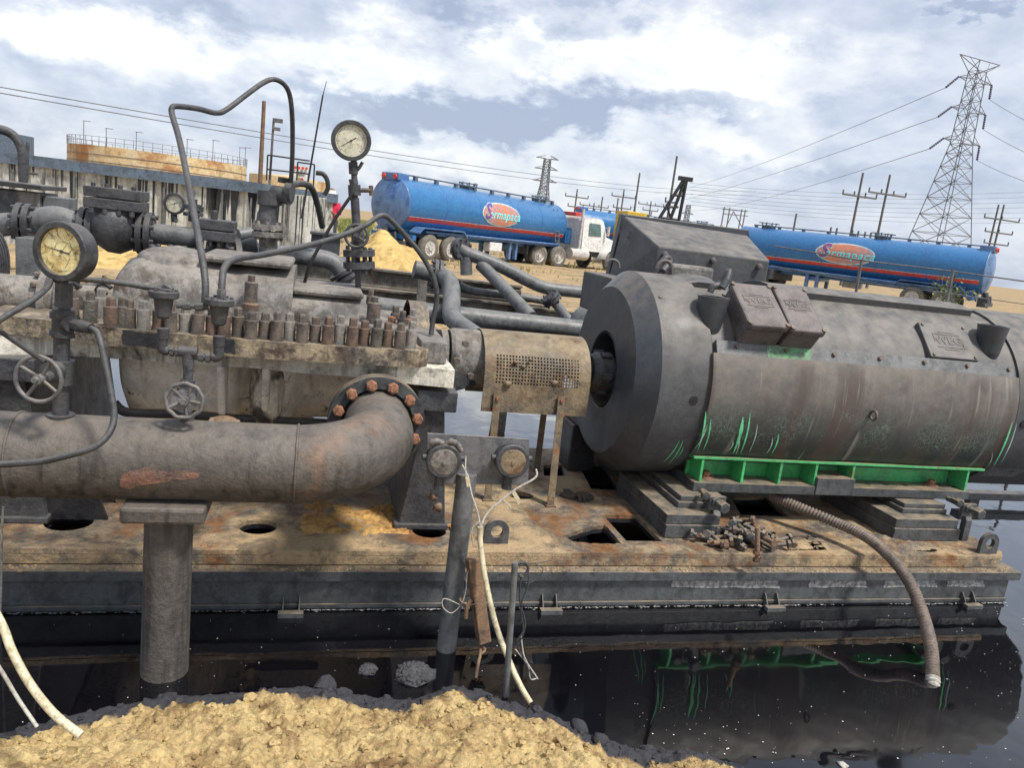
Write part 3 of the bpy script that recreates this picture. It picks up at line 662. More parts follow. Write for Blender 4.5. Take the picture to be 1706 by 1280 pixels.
def text_mesh(txt, size, ext=.002, shear=0, bold=0, space=1):
    cu = bpy.data.curves.new('t', 'FONT'); cu.body = txt; cu.size = size; cu.extrude = ext; cu.align_x = 'CENTER'; cu.align_y = 'CENTER'; cu.shear = shear; cu.offset = bold; cu.resolution_u = 3; cu.space_character = space
    o = bpy.data.objects.new('t', cu); C.objects.link(o); dg = bpy.context.evaluated_depsgraph_get(); me = bpy.data.meshes.new_from_object(o.evaluated_get(dg))
    vs = [v.co.copy() for v in me.vertices]; fs = [list(q.vertices) for q in me.polygons]; bpy.data.objects.remove(o); return vs, fs
def badge(mb, c, ux, uy, w):      # raised WEG lettering in its box outline, on a plane through c
    un = ux.cross(uy).normalized()
    vs, fs = text_mesh('WEG', w*.44, .0018, 0, .002)
    mb.add([c+ux*v.x*1.12+uy*v.y+un*(v.z+.001) for v in vs], fs)
    t = w*.028
    for (a0, a1, b0, b1) in ((-.55, .55, .24, .24+.05), (-.55, .55, -.29, -.24), (-.60, -.55, -.05, .29), (.55, .60, -.29, .05), (-.30, .30, .33, .36), (-.3, .3, -.38, -.35)):
        q = [c+ux*(a*w)+uy*(b_*w)+un*d for a in (a0, a1) for b_ in (b0, b1) for d in (0, .003)]; mb.hexa(q)
# two small terminal boxes
def tbox(front4, label, depth):       # four pixel corners of the cover face (tl, tr, br, bl) with depths
    tl, tr, br, bl = [W(*q) for q in front4]; ux = ((tr-tl)+(br-bl)).normalized(); uy0 = ((tl-bl)+(tr-br)); uy = (uy0-ux*uy0.dot(ux)).normalized(); n = ux.cross(uy)
    c = (tl+tr+br+bl)/4; w = ((tr-tl).length+(br-bl).length)/4; h = ((tl-bl).length+(tr-br).length)/4
    par = mo
    m = MB(); P = [c+ux*(sx*w)+uy*(sy*h)+n*dd for sx in (-1, 1) for sy in (-1, 1) for dd in (-.045, 0)]; m.hexa(P); o = m.build('terminal_box', M['cast'], par, bev=.012); o['label'] = label
    m = MB(); P = [c+ux*(sx*w*.93)+uy*(sy*h*.93)+n*dd for sx in (-1, 1) for sy in (-1, 1) for dd in (-depth, -.052)]; m.hexa(P); m.build('box_body', M['cast'], o, bev=.004)
    m = MB(); P = [c+ux*(sx*w*.8)+uy*(sy*h*.5-h*.3)+n*dd for sx in (-1, 1) for sy in (-1, 1) for dd in (-depth-.08, -depth)]; m.hexa(P); m.build('box_base', M['green'], o, bev=.004)
    m = MB()
    for sx in (-1, 1):
        for sy in (-1, 1): m.disc(c+ux*(sx*w*.9)+uy*(sy*h*.9), n, -.02, .007, .013, 14).cut()
    m.each('cover_screw', M['nut'], o)
    m = MB(); badge(m, c+uy*h*.15, ux, uy, w*1.15); m.build('raised_lettering', M['cast'], o)
tbox(((1222, 470, 3.93), (1287, 476, 3.93), (1313, 546, 3.66), (1243, 540, 3.66)), 'left small terminal box with raised lettering', .16)
tbox(((1293, 476, 3.93), (1345, 481, 3.93), (1374, 555, 3.66), (1313, 549, 3.66)), 'right small terminal box with raised lettering', .16)
# cast cover plate with lettering further along
tl, tr, br, bl = W(1531, 531, 3.90), W(1610, 537, 3.90), W(1642, 599, 3.75), W(1560, 592, 3.75)
ux = (tr-tl+br-bl).normalized(); uy = (tl-bl+tr-br); uy = (uy-ux*uy.dot(ux)).normalized(); n = ux.cross(uy); c = (tl+tr+br+bl)/4
R_ = Vector((0, c.y-CY, c.z-CZ)); c = Vector((c.x, CY, CZ))+R_.normalized()*.606
w_ = (tr-tl).length/2; h_ = (tl-bl).length/2; n = R_.normalized(); ux = Vector((1, 0, 0)); uy = n.cross(ux)
m = MB(); m.hexa([c+ux*(sx*w_)+uy*(sy*h_)+n*dd for sx in (-1, 1) for sy in (-1, 1) for dd in (-.03, .006)])
o = m.build('cover_plate', M['motor'], mo, bev=.006); m = MB(); badge(m, c+n*.006, ux, uy, w_*1.0); m.build('raised_lettering', M['cast'], o)
m = MB()
for sx in (-1, 1):
    for sy in (-1, 1): m.hexn(c+ux*(sx*w_*.86)+uy*(sy*h_*.86)+n*.006, n, .008, .011).cut()
m.each('plate_screw', M['nut'], o)
# main terminal box on the far side
m = MB(); B = [(1040, 360, 5.3), (1245, 392, 5.3), (1262, 480, 5.3), (1012, 470, 5.3)]; F_ = [(1096, 409, 4.72), (1283, 434, 4.72), (1276, 470, 4.72), (1088, 470, 4.72)]
b_ = [W(*q) for q in B]; f_ = [W(*q) for q in F_]
for q in (b_[2], b_[3], f_[2], f_[3]): q.z = min(q.z, 1.5)
m.add(b_+f_, [(0, 1, 2, 3), (4, 5, 6, 7), (0, 1, 5, 4), (1, 2, 6, 5), (2, 3, 7, 6), (3, 0, 4, 7)]); mt = m.build('main_terminal_box', M['motor'], mo, bev=.012)
m = MB(); a, b1, c1, d1 = W(1037, 356, 5.36), W(1248, 383, 5.36), W(1270, 500, 5.36), W(1008, 470, 5.36); c1.z = d1.z = 1.35; m.add([a, b1, c1, d1]+[q+Vector((0, .07, 0)) for q in (a, b1, c1, d1)], [(0, 1, 2, 3), (4, 5, 6, 7), (0, 1, 5, 4), (1, 2, 6, 5), (2, 3, 7, 6), (3, 0, 4, 7)])
m.build('back_flange', M['motorface'], mt, bev=.006)
m = MB()
for q in ((1106, 424), (1186, 434), (1263, 444)): v = W(*q, 4.72); m.lathe(v, (0, -1, 0), [(0, .014), (.02, .022), (.035, .018), (.04, 0)], 14).cut()
v = W(1052, 394, 5.15); m.disc(v, (-.6, -1, .2), 0, .02, .03, 14); m.each('box_knob', M['cast'], mt)
m = MB(); a = W(950, 700, 4.75); c = W(1005, 650, 4.75); m.b2((a.x, 4.55, a.z), (2.2, 4.95, .72)); m.b2((a.x-.02, 4.62, .272), (a.x+.16, 4.95, a.z)); m.build('rear_bracket', M['dark'], mo, bev=.01)
m = MB(); m.b2((1.85, 4.75, 1.3), (2.75, 5.3, 1.56)); m.build('box_pedestal', M['motor'], mo, bev=.01)
m = MB(); q = W(1150, 462, 4.5); m.b2((q.x-.17, 4.42, 1.55), (q.x+.12, 4.6, 1.70)); m.build('grease_cover', M['casing'], mo, bev=.02)
m = MB(); q = smooth_path(path((1094, 456, 4.45), (1100, 440, 4.45), (1110, 430, 4.45), (1116, 436, 4.45), (1104, 452, 4.4)), 5); m.tube(q, .02, 10); m.build('hose_elbow', M['soot'], mo)

# ================================================================ SHIM BLOCKS, JACK BOLTS
def blocks(x0, y0, dims, label, cat='support block'):
    t = thing('support_block', label, cat, (x0, y0, .27), 'shim blocks under the motor')
    z = .2715
    for (dx0, dx1, dy0, dy1, h) in dims:
        m = MB(); m.b2((x0+dx0, y0+dy0, z), (x0+dx1, y0+dy1, z+h)); m.build('steel_slab', M['block'], t, bev=.004); z += h+.0015
    return t, z
blocks(2.02, 3.75, [(-.13, .20, -.21, .5, .075), (-.13, .19, -.2, .5, .055), (-.02, .26, -.10, .45, .032), (.0, .27, -.08, .45, .028)], 'stacked grey steel blocks under the front left corner of the motor')
blocks(3.5, 3.75, [(-.14, .33, -.2, .5, .075), (-.135, .31, -.19, .5, .055), (-.02, .30, -.1, .45, .028), (.0, .30, -.08, .45, .026)], 'stacked grey steel blocks under the front right corner of the motor')
blocks(2.06, 4.85, [(-.10, .2, -.28, .1, .06), (-.09, .2, -.27, .1, .06), (-.08, .2, -.26, .1, .06)], 'grey steel block stack at the rear left of the motor')
def jack(px, py, label):
    q = W(px, py, 3.6); x = q.x; t = thing('jacking_bracket', label, 'bracket', (x, 3.6, .27), 'jacking brackets at the motor feet')
    m = MB(); m.hexa([Vector((x+a, y, z)) for a in (-.02, .025) for (y, z) in ((3.56, .27), (3.56, .40), (3.60, .27), (3.60, .46))]); m.b2((x-.05, 3.575, .42), (x+.05, 3.60, .50)); m.build('upright', M['block'], t, bev=.003)
    m = MB(); m.rod((x-.01, 3.74, .475), (x-.01, 3.50, .472), .016); m.hexn((x-.01, 3.52, .472), (0, -1, 0), .045, .034); m.hexn((x-.01, 3.58, .472), (0, -1, 0), .02, .03)
    m.rod((x-.06, 3.66, .50), (x-.07, 3.58, .50), .013); m.hexn((x-.065, 3.61, .50), (-.2, -1, 0), .03, .027); m.build('jacking_bolt', M['block'], t, bev=.002)
jack(1192, 835, 'steel jacking bracket and bolt at the left end of the green motor foot'); jack(1612, 840, 'steel jacking bracket and bolt at the right end of the green motor foot')
# ================================================================ PUMP
M['nut2'] = mat('grey_green_nut', (.10, .095, .08), (.04, .04, .038), 12, .55, .5, 90, dust=.3, rust=.3, rcol=(.16, .09, .06), rsc=20)
M['nut3'] = mat('red_brown_nut', (.13, .085, .065), (.06, .048, .042), 14, .6, .5, 90, dust=.3)
pu = thing('centrifugal_pump', 'long horizontal split-case pump with stained cream body and rows of bolts', 'pump', (-.35, 4.3, .6))
FR = [(-1.75, 3.60), (-1.27, 3.60), (-1.08, 3.66), (-.88, 3.68), (-.62, 3.665), (-.235, 3.66), (-.05, 3.625), (.11, 3.615), (.34, 3.60), (.44, 3.535), (.655, 3.50), (.66, 3.6), (.66, 4.9), (-1.75, 4.95)]
m = MB(); m.plate(FR, [], 1.03, 1.115); m.build('lower_flange', M['cream'], pu, bev=.006)
F2 = [(-1.35, 3.62), (-1.05, 3.58), (-.80, 3.50), (-.55, 3.475), (-.23, 3.455), (.13, 3.465), (.48, 3.50), (.53, 3.56), (.53, 4.9), (-1.35, 4.95)]
m = MB(); m.plate(F2, [], 1.118, 1.195); m.build('upper_flange', M['flangemetal'], pu, bev=.006)
# paint-stripped plates on the flange edge
m = MB()
for (i, t0, t1, col_) in ((2, .1, .75, 0), (3, .5, .72, 0)):
    a = Vector(F2[i]); b_ = Vector(F2[i+1]); d = (b_-a).normalized(); nn = Vector((d.y, -d.x)); L_ = (b_-a).length
    pts = jag([(L_*t0, 1.135), (L_*t1, 1.128), (L_*t1*.97, 1.19), (L_*t0*1.05, 1.192)], .004, 6)
    m.plate(pts, [], 0, .002, lambda u, v, w: Vector((a.x+d.x*u+nn.x*w, a.y+d.y*u+nn.y*w, v))); m.cut()
m.each('dark_stain', M['dark'], pu)
# lower casing: barrels under the flange with cross webs
m = MB(); m.blathe((0, CY, 1.0), (1, 0, 0), [(-.95, 0), (-.93, .15), (-.90, .30), (-.87, .37), (-.80, .41), (-.66, .435), (-.58, .42), (-.50, .44), (-.42, .46), (-.36, .455), (-.34, .36), (-.27, .35), (-.24, .44), (-.18, .47), (-.10, .45), (-.05, .37), (.0, .35), (.25, .34), (.45, .33), (.55, .28), (.56, 0)], 56)
for v in m.v: v.z = min(v.z, 1.035)
m.build('lower_casing', M['barrel'], pu)
m = MB()
for x in (-.40, -.20): m.hexa([Vector((x+a, y, z)) for a in (-.018, .018) for (y, z) in ((3.80, .72), (3.66, 1.03), (4.0, .60), (4.0, 1.03))])
m.build('casing_web', M['barrel'], pu, bev=.012)
m = MB(); q = W(445, 640, 3.82); m.blathe((q.x, 3.84, .80), (0, .25, 1), [(-.10, 0), (-.09, .05), (-.02, .075), (.1, .085), (.24, .08)], 20); m.build('drain_boss', M['cream'], pu)
# upper casing
m = MB(); rows = []
prof = [(-.93, .0), (-.93, .10), (-.915, .20), (-.885, .25), (-.82, .275), (-.60, .29), (-.45, .29), (-.43, .27), (-.38, .265), (-.33, .28), (-.12, .275), (-.11, .275)]
def arch(x, h, hw, n=24): return [Vector((x, CY+.02-hw*math.copysign(abs(math.cos(PI*k/n))**.55, math.cos(PI*k/n)), 1.19+h*abs(math.sin(PI*k/n))**.6)) for k in range(n+1)]
m.sheet([arch(x, h, .40 if h > .15 else .33+h*.3) for x, h in prof]); e = arch(-.11, .275, .40); m.add(e, [list(range(len(e)))])
m.build('upper_casing', M['casing'], pu)
m = MB(); m.sheet([arch(x, h, .36) for x, h in ((-.12, .185), (.22, .18), (.235, .17), (.25, .145), (.29, .08), (.30, 0))])
m.build('upper_volute', M['casing'], pu)
m = MB(); m.b2((-.55, 3.98, 1.47), (-.12, 4.5, 1.505)); m.blathe((-.68, 4.2, 1.4), (0, 0, 1), [(0, .20), (.07, .18), (.10, .12), (.12, .0)], 32); m.b2((-.12, 3.99, 1.35), (.24, 4.5, 1.385)); m.build('casing_lands', M['casing'], pu, bev=.02)
m = MB(); 
for (px, py, Y, r, h) in ((418, 490, 3.87, .03, .11), (418, 512, 3.84, .037, .03), (622, 525, 3.9, .034, .12)):
    q = W(px, py, Y); m.lathe((q.x, Y, q.z-h/2), (0, 0, 1), [(0, 0), (0, r), (h, r), (h+.005, r*.8), (h+.005, 0)], 20)
    if h > .05: m.hexn((q.x, Y, q.z+h/2), (0, 0, 1), .035, r*.62)
    if px != 418 or py == 512: m.cut()
m.each('raised_stud', M['nut'], pu)
# cap nuts along the flange: tall sleeve nuts with square studs
def capnut(h, r):
    m = MB(); m.lathe((0, 0, 0), (0, 0, 1), [(0, r*1.12), (.006, r*1.12), (.006, r), (h*.68, r), (h*.70, r*.93), (h*.70, 0)], 18)
    m.lathe((0, 0, 0), (0, 0, 1), [(h*.70, r*.70), (h*.95, r*.70), (h, r*.58), (h, 0)], 6, False); return m
nut0 = capnut(.122, .0262).build('cap_nut', M['nut'], pu, local=True); nut0.location = (-.76+.35, 3.55-4.3, 1.195-.6); 
def fy(x):
    for (a, b_), (c, d) in zip(F2[:7], F2[1:7]):
        if a <= x <= c: return b_+(d-b_)*(x-a)/(c-a)
    return 3.55
NM = [M['nut'], M['nut2'], M['nut3'], M['casing']]; PO = ORG[pu.name]; k = 0; rnd = random.Random(9)
def pn(x, y, z=1.195, s=1):
    c = dup(nut0, pu, Vector((x, y, z))-PO); c.material_slots[0].link = 'OBJECT'; c.material_slots[0].material = rnd.choice(NM); c.scale = (s, s, s*rnd.uniform(.93, 1.07)); c.rotation_euler = (rnd.uniform(-.03, .03), rnd.uniform(-.03, .03), rnd.random()*2)
x = -.70
nut0.name = 'cap_nut'
while x < .46:
    if abs(x+.76) > .02: pn(x, fy(x)+.045+(.03 if k % 2 else 0))
    x += .0545; k += 1
for px, py in ((150, 512), (168, 505), (185, 520), (205, 520), (120, 505)): q = G(px, py+25, 1.195); pn(q.x, q.y, 1.195, 1.1)
x = -.95
while x < .45: pn(x, 4.86); x += .16
for q in (Vector((.44, 3.95, 1.195)), Vector((.50, 4.05, 1.195)), Vector((.42, 4.12, 1.195))): pn(q.x, q.y, 1.195, 1)
for px, py in ((132, 505), (168, 512)): 
    pass
m = MB(); m.b2((.10, 3.85, 1.195), (.49, 4.5, 1.25)); m.build('end_land', M['casing'], pu, bev=.012)
m = MB(); 
for dx, dy in ((.42, 4.0), (.50, 3.97), (.47, 4.12)): m.hexn((dx-.03, dy, 1.25), (0, 0, 1), .03, .022).cut()
m.each('land_bolt', M['rustnut'], pu)
m = MB(); m.b2((.50, 3.62, 1.118), (.63, 4.9, 1.225)); m.build('end_block', M['casing'], pu, bev=.008)
# drive-end bearing housing and shaft
m = MB(); m.lathe((0, CY, 1.04), (1, 0, 0), [(.50, .30), (.60, .30), (.60, 0)], 40); m.build('end_cover', M['flangemetal'], pu, bev=.004)
m = MB(); m.lathe((0, CY, 1.04), (1, 0, 0), [(.60, .10), (.70, .10), (.70, .15), (.735, .15), (.735, .05)], 36); m.lathe((0, CY, 1.04), (1, 0, 0), [(.75, 0), (.75, .155), (.77, .165), (1.0, .165), (1.0, 0)], 40)
m.build('bearing_housing', M['casing'], pu)
m = MB()
for a in range(8): t = a*PI/4; m.hexn((.765, CY+.14*math.cos(t), 1.04+.14*math.sin(t)), (-1, 0, 0), .018, .014).cut()
for px, py in ((775, 572), (783, 626), (760, 600)): q = W(px, py, 4.1); m.hexn(q, (0, -1, 0), .03, .02).cut()
m.each('housing_bolt', M['nut'], pu)
m = MB(); m.hexa([Vector(p_) for p_ in ((.66, 4.1, .84), (.66, 4.1, 1.0), (.66, 4.5, .84), (.66, 4.5, 1.0), (.91, 4.18, .9), (.91, 4.18, 1.0), (.91, 4.5, .9), (.91, 4.5, 1.0))]); m.build('bearing_bracket', M['soot'], pu, bev=.01)
m = MB(); m.lathe((0, CY, CZ), (1, 0, 0), [(.7, .045), (1.54, .045)], 24); m.lathe((0, CY, CZ), (1, 0, 0), [(1.0, .0), (1.0, .12), (1.14, .12), (1.14, .08), (1.28, .08), (1.28, .13), (1.40, .13), (1.40, 0)], 36); m.build('shaft_coupling', M['nut'], pu)
# pedestals
def ped(x0, x1, zt, nm='pedestal'):
    m = MB(); m.hexa([Vector(p_) for p_ in ((x0-.03, 3.62, .27), (x0+.05, 3.58, zt), (x0-.03, 4.98, .27), (x0+.05, 4.9, zt), (x1+.05, 3.62, .27), (x1-.02, 3.58, zt), (x1+.05, 4.98, .27), (x1-.02, 4.9, zt))])
    m.b2((x0+.0, 3.54, zt), (x1+.03, 4.94, zt+.10)); m.b2((x0-.05, 3.60, .27), (x1+.06, 3.70, .30)); return m
ped(.50, .66, .90).build('pedestal', M['soot'], pu, bev=.006)
m = ped(-1.75, -1.15, .93); m.build('pedestal', M['soot'], pu, bev=.006)
m = MB(); q = W(90, 675, 3.5); m.hexa([Vector(p_) for p_ in ((-1.17, 3.66, .27), (-1.17, 3.6, .98), (-1.17, 3.68, .27), (-1.17, 3.64, .98), (-.86, 3.66, .27), (-1.1, 3.6, .98), (-.86, 3.68, .27), (-1.1, 3.64, .98))]); m.build('gusset', M['dark'], pu)
m = MB(); m.lathe((0, 4.0, 1.235), (1, 0, 0), [(-1.9, .09), (-1.22, .09), (-1.22, .125), (-1.19, .125), (-1.19, .10), (-1.15, .10), (-1.15, .125), (-1.12, .125), (-1.12, .07), (-1.0, .07)], 36); m.build('outboard_bearing', M['casing'], pu)
m = MB()
for t in range(10): a = t*PI/5; m.hexn((-1.22, 4.0+.108*math.cos(a), 1.235+.108*math.sin(a)), (-1, 0, 0), .03, .014).cut()
m.each('flange_bolt', M['nut'], pu)
# drain pipework beneath
m = MB(); m.tube(smooth_path(path((190, 672, 3.7), (215, 688, 3.7), (300, 690, 3.75), (400, 698, 3.8), (560, 706, 3.8)), 5), .022, 10); m.cut(); m.tube(path((430, 716, 3.9), (560, 722, 3.9)), .025, 10)
m.each('drain_pipe', M['dark'], pu)
m = MB(); q = W(372, 715, 3.3); m.blathe(q, (0, -.3, 1), [(-.1, .09), (0, .085), (.03, .06), (.04, 0)], 24)
for a in range(5): m.disc(q+Vector((.055*math.cos(a*1.25), -.01+.03*math.sin(a*1.25), .03)), (0, -.3, 1), 0, .012, .012, 10)
m.build('rusty_cap', M['rust'], pu)

# ================================================================ SUCTION PIPE
su = thing('suction_pipe', 'thick grimy suction pipe with elbow and rust-bolted flange in front of the pump', 'pipe', (-.6, 2.85, .845))
el = [Vector((-3.0, 2.85, .845)), Vector((-1.5, 2.85, .845)), Vector((-.8, 2.85, .845)), Vector((-.2, 2.85, .845)), Vector((-.02, 2.85, .846))]
for k in range(1, 13):
    a = k/12*PI/2; el.append(Vector((-.02+.315*math.sin(a), 2.85+.315*(1-math.cos(a)), .846+.04*k/12)))
el.append(Vector((.297, 3.33, .888)))
m = MB(); m.tube(el, .146, 48, caps=False); pb = m.build('pipe_elbow', M['pipe'], su)
m = MB(); fo = Vector((.297, 3.33, .888)); m.lathe(fo, (0, 1, 0), [(-.02, .16), (-.02, .213), (.018, .213), (.018, .2)], 56); m.lathe(fo, (0, 1, 0), [(.022, .12), (.022, .213), (.055, .213), (.055, .1)], 56); m.build('flange', M['skid'], su, bev=.003)
m = MB(); m.lathe(fo, (0, 1, 0), [(.05, .15), (.35, .16)], 40); m.build('nozzle', M['cream'], su)
m = MB(); m.hexn((0, 0, 0), (0, -1, 0), .032, .0255); m.rod((0, 0, 0), (0, -.042, 0), .014, 10); n0 = m.build('flange_bolt', M['rustnut'], su, bev=.002, local=True)
for k in range(12):
    a = 2*PI*(k+.4)/12; p_ = fo+Vector((.178*math.cos(a), -.02, .178*math.sin(a)))-ORG[su.name]
    o = n0 if k == 0 else dup(n0, su); o.location = p_; o.rotation_euler = (0, a*1.7, 0)
m = MB(); rnd = random.Random(8)
for i in range(60):      # bare primer patch left where the coating burned off, above the saddle
    pass
def pipe_patch(cpx, cpy, rx, ry, seed):
    pts = []; c = None
    n = 26; ctr = []
    for k in range(n):
        a = 2*PI*k/n; rr = 1+.35*noise.noise(Vector((math.cos(a)*1.5+seed, math.sin(a)*1.5, 0)))
        px, py = cpx+rx*rr*math.cos(a), cpy+ry*rr*math.sin(a); d = ray(px, py); A_ = d.y**2+d.z**2; B_ = 2*(-2.85*d.y+(EYE-.845)*d.z); C_ = 2.85**2+(EYE-.845)**2-.1472**2; D_ = B_*B_-4*A_*C_
        ctr.append(EYEV+d*((-B_-math.sqrt(max(0, D_)))/(2*A_)))
    d = ray(cpx, cpy); A_ = d.y**2+d.z**2; B_ = 2*(-2.85*d.y+(EYE-.845)*d.z); C_ = 2.85**2+(EYE-.845)**2-.1472**2; D_ = B_*B_-4*A_*C_
    cc = EYEV+d*((-B_-math.sqrt(max(0, D_)))/(2*A_)); mid = []
    for p_ in ctr:
        q = (p_+cc)/2; v = Vector((0, q.y-2.85, q.z-.845)); q = Vector((q.x, 2.85, .845))+v.normalized()*.1472; mid.append(q)
    vs = [cc]+mid+ctr; m.add(vs, [(0, 1+k, 1+(k+1) % n) for k in range(n)]+[(1+k, 1+(k+1) % n, 1+n+(k+1) % n, 1+n+k) for k in range(n)], True)
pipe_patch(245, 795, 40, 14, 1); m.cut(); pipe_patch(305, 792, 30, 8, 9); m.cut(); pipe_patch(213, 803, 15, 14, 6)
M['primer'] = mat('red_primer', (.22, .11, .08), (.12, .09, .078), 9, .8, 1, 50, mid=(.42, .55)); m.each('primer_patch', M['primer'], pb)
m = MB()
for i_ in (4,):
    c_ = Vector((-.03, 2.85, .846)); m.tube([c_+Vector((0, .1465*math.cos(t), .1465*math.sin(t))) for t in [2*PI*k/64 for k in range(65)]], [.005+.0015*noise.noise(Vector((k*.9, 0, 0))) for k in range(65)], 8, False)
m.build('weld_seam', M['pipe'], pb)
m = MB(); c_ = Vector((-.95, 2.85, .845)); m.tube([c_+Vector((0, .1465*math.cos(t), .1465*math.sin(t))) for t in [2*PI*k/64 for k in range(65)]], .0045, 8, False); m.build('weld_seam', M['pipe'], pb)
co = thing('support_column', 'round steel post with saddle plate holding up the suction pipe, standing in oil', 'post', (-.465, 2.85, -.3))
m = MB(); m.lathe((-.465, 2.85, 0), (0, 0, 1), [(-.35, .086), (.655, .083)], 36); m.build('column', M['pipe'], co)
m = MB(); m.b2((-.60, 2.70, .655), (-.325, 3.0, .715)); m.build('saddle_plate', M['pipe'], co, bev=.012)

# ================================================================ COUPLING GUARD
gd = thing('coupling_guard', 'rusty arched coupling guard with perforated patch on four angle legs', 'guard', (1.16, 4.3, .27))
GX0, GX1, GR = .925, 1.545, .25; gz = .965
def gpt(x, s, off=0):         # s: arc length from the front bottom edge
    H_ = .175
    if s < H_: return Vector((x, CY-GR-off, gz-H_+s))
    a = (s-H_)/GR
    if a < PI: return Vector((x, CY-(GR+off)*math.cos(a), gz+(GR+off)*math.sin(a)))
    return Vector((x, CY+GR+off, gz-(s-H_-PI*GR)))
NXH, NYH = 27, 9; hx0, hx1, hs0, hs1 = GX0+.065, GX1-.065, .165, .335
def lines(lo, hi, h0, h1, n, k1, k2):
    out = [lo+(h0-lo)*i/k1 for i in range(k1)]; st = (h1-h0)/n
    for i in range(n): out += [h0+i*st, h0+(i+.55)*st]
    return out+[h1+(hi-h1)*i/k2 for i in range(k2+1)], k1
XS_, kx = lines(GX0, GX1, hx0, hx1, NXH, 3, 3); SS_, ks = lines(0, .35+PI*GR, hs0, hs1, NYH, 5, 30)
m = MB()
for off in (0, -.006):
    vs = [gpt(x, s_, off) for x in XS_ for s_ in SS_]; n = len(SS_); fs = []
    for i in range(len(XS_)-1):
        for j in range(n-1):
            hi = 0 <= i-kx < 2*NXH and (i-kx) % 2 == 0; hj = 0 <= j-ks < 2*NYH and (j-ks) % 2 == 0
            if hi and hj: continue
            fs.append((i*n+j, i*n+j+1, (i+1)*n+j+1, (i+1)*n+j))
    m.add(vs, fs, True)
for x in (GX0, GX1): m.sheet([[gpt(x, s_, 0) for s_ in SS_], [gpt(x, s_, -.006) for s_ in SS_]])
m.sheet([[gpt(x, 0, 0) for x in XS_], [gpt(x, 0, -.006) for x in XS_]])
m.build('perforated_cover', M['guard'], gd)
def angle_leg(px0, py0, px1, py1, Y0, Y1, nm='leg'):
    a = W(px0, py0, Y0); c = W(px1, py1, Y1); c.z = .27; w = .042; m = MB()
    for (dx0, dx1, dy0, dy1) in ((-w/2, w/2, -.005, 0), (w/2-.005, w/2, 0, w)):
        m.hexa([Vector((p_.x+dx, p_.y+dy, p_.z)) for dx in (dx0, dx1) for dy in (dy0, dy1) for p_ in (c, a)])
    m.b2((c.x-.03, c.y-.02, .2705), (c.x+.03, c.y+.05, .28)); o = m.build(nm, M['leg'], gd, bev=.0015); return o
angle_leg(829, 652, 812, 835, 4.04, 4.04); angle_leg(936, 660, 916, 848, 4.04, 3.97)
angle_leg(912, 640, 893, 790, 4.62, 4.62); angle_leg(835, 640, 808, 790, 4.62, 4.62)
m = MB()
for px, py in ((829, 664), (936, 668), (936, 692)): q = W(px, py, 4.035); m.hexn(q, (0, -1, 0), .014, .012).cut()
m.each('guard_bolt', M['rustnut'], gd)
m = MB(); rnd = random.Random(21)
for px, py, r in ((845, 640, .022), (925, 640, .022), (860, 605, .012), (885, 600, .010), (873, 612, .013)):
    q = W(px, py, 4.045); m.clod((q.x, 4.048 if q.z < .97 else 4.06, q.z), r, px, .9).cut()
m.each('mud_dab', M['guard'], gd)

# ================================================================ GAUGES
def gauge(name, label, c, f, r, depth, dialm, needle, group='pressure gauges', stem=None, crazed=False, bm=None):
    f = Vector(f).normalized(); t = thing(name, label, 'pressure gauge', c, group); c = Vector(c)
    u = Vector((0, 0, 1)); u = (u-f*u.dot(f)).normalized(); w = u.cross(f)
    m = MB(); m.lathe(c, f, [(-depth, 0), (-depth, r*.85), (-depth*.85, r*.97), (-depth*.25, r*.97), (-depth*.2, r), (0, r), (.004, r*.97), (.004, r*.80), (-.012, r*.78)], 48)
    m.build('case', bm or M['soot'], t)
    m = MB(); m.disc(c, f, -.012, -.010, r*.80, 48); dl = m.build('dial', dialm, t)
    m = MB()
    for k in range(0 if crazed else 41):
        a = rad(225-270*k/40); L_ = .10 if k % 5 == 0 else .05; d = w*math.cos(a)+u*math.sin(a); e = f.cross(d)
        p0 = c+f*-.0096; wd_ = r*.012; m.add([p0+d*r*(.72-L_)-e*wd_, p0+d*r*(.72-L_)+e*wd_, p0+d*r*.72+e*wd_, p0+d*r*.72-e*wd_], [(0, 1, 2, 3)])
    if m.v: m.build('scale_marks', M['ink'], dl)
    m = MB(); a = rad(needle); d = w*math.cos(a)+u*math.sin(a); e = f.cross(d); p0 = c+f*-.0088
    m.add([p0-d*r*.3-e*r*.03, p0-d*r*.3+e*r*.03, p0+d*r*.6+e*r*.008, p0+d*r*.6-e*r*.008], [(0, 1, 2, 3)]); m.disc(p0, f, 0, .002, r*.06, 12); m.build('needle', M['ink'], t)
    if crazed:
        m = MB(); rn = random.Random(5)
        for k in range(46):
            a = rn.random()*2*PI; rr = r*.7*math.sqrt(rn.random()); p_ = c+f*-.0085+(w*math.cos(a)+u*math.sin(a))*rr; b_ = rn.random()*PI; dd = w*math.cos(b_)+u*math.sin(b_); ee = f.cross(dd); l_ = r*rn.uniform(.08, .28)
            m.add([p_-dd*l_, p_+ee*r*.008, p_+dd*l_, p_-ee*r*.008], [(0, 1, 2, 3)])
        m.build('cracks', M['nut'], dl)
    if stem:
        m = MB(); m.rod(c-f*depth*.5-u*r*.9, c-f*depth*.5-u*(r+.04), .014, 12); m.hexn(c-f*depth*.5-u*(r+.02), -u, .025, .018); m.build('stem', M['soot'], t)
    return t
gc = W(99, 419, 2.74)
gauge('pressure_gauge', 'big close pressure gauge with crazed yellow dial, standing at the left above the suction pipe', gc, (-.42, -1, .02), .095, .07, M['dial'], 170, crazed=True)
gc2 = W(585, 234, 4.26)
gauge('pressure_gauge', 'dark rimmed round gauge raised highest against the sky on a slim post', gc2, (-.08, -1, -.02), .103, .05, M['dial2'], 215)
gc3 = W(290, 339, 4.9)
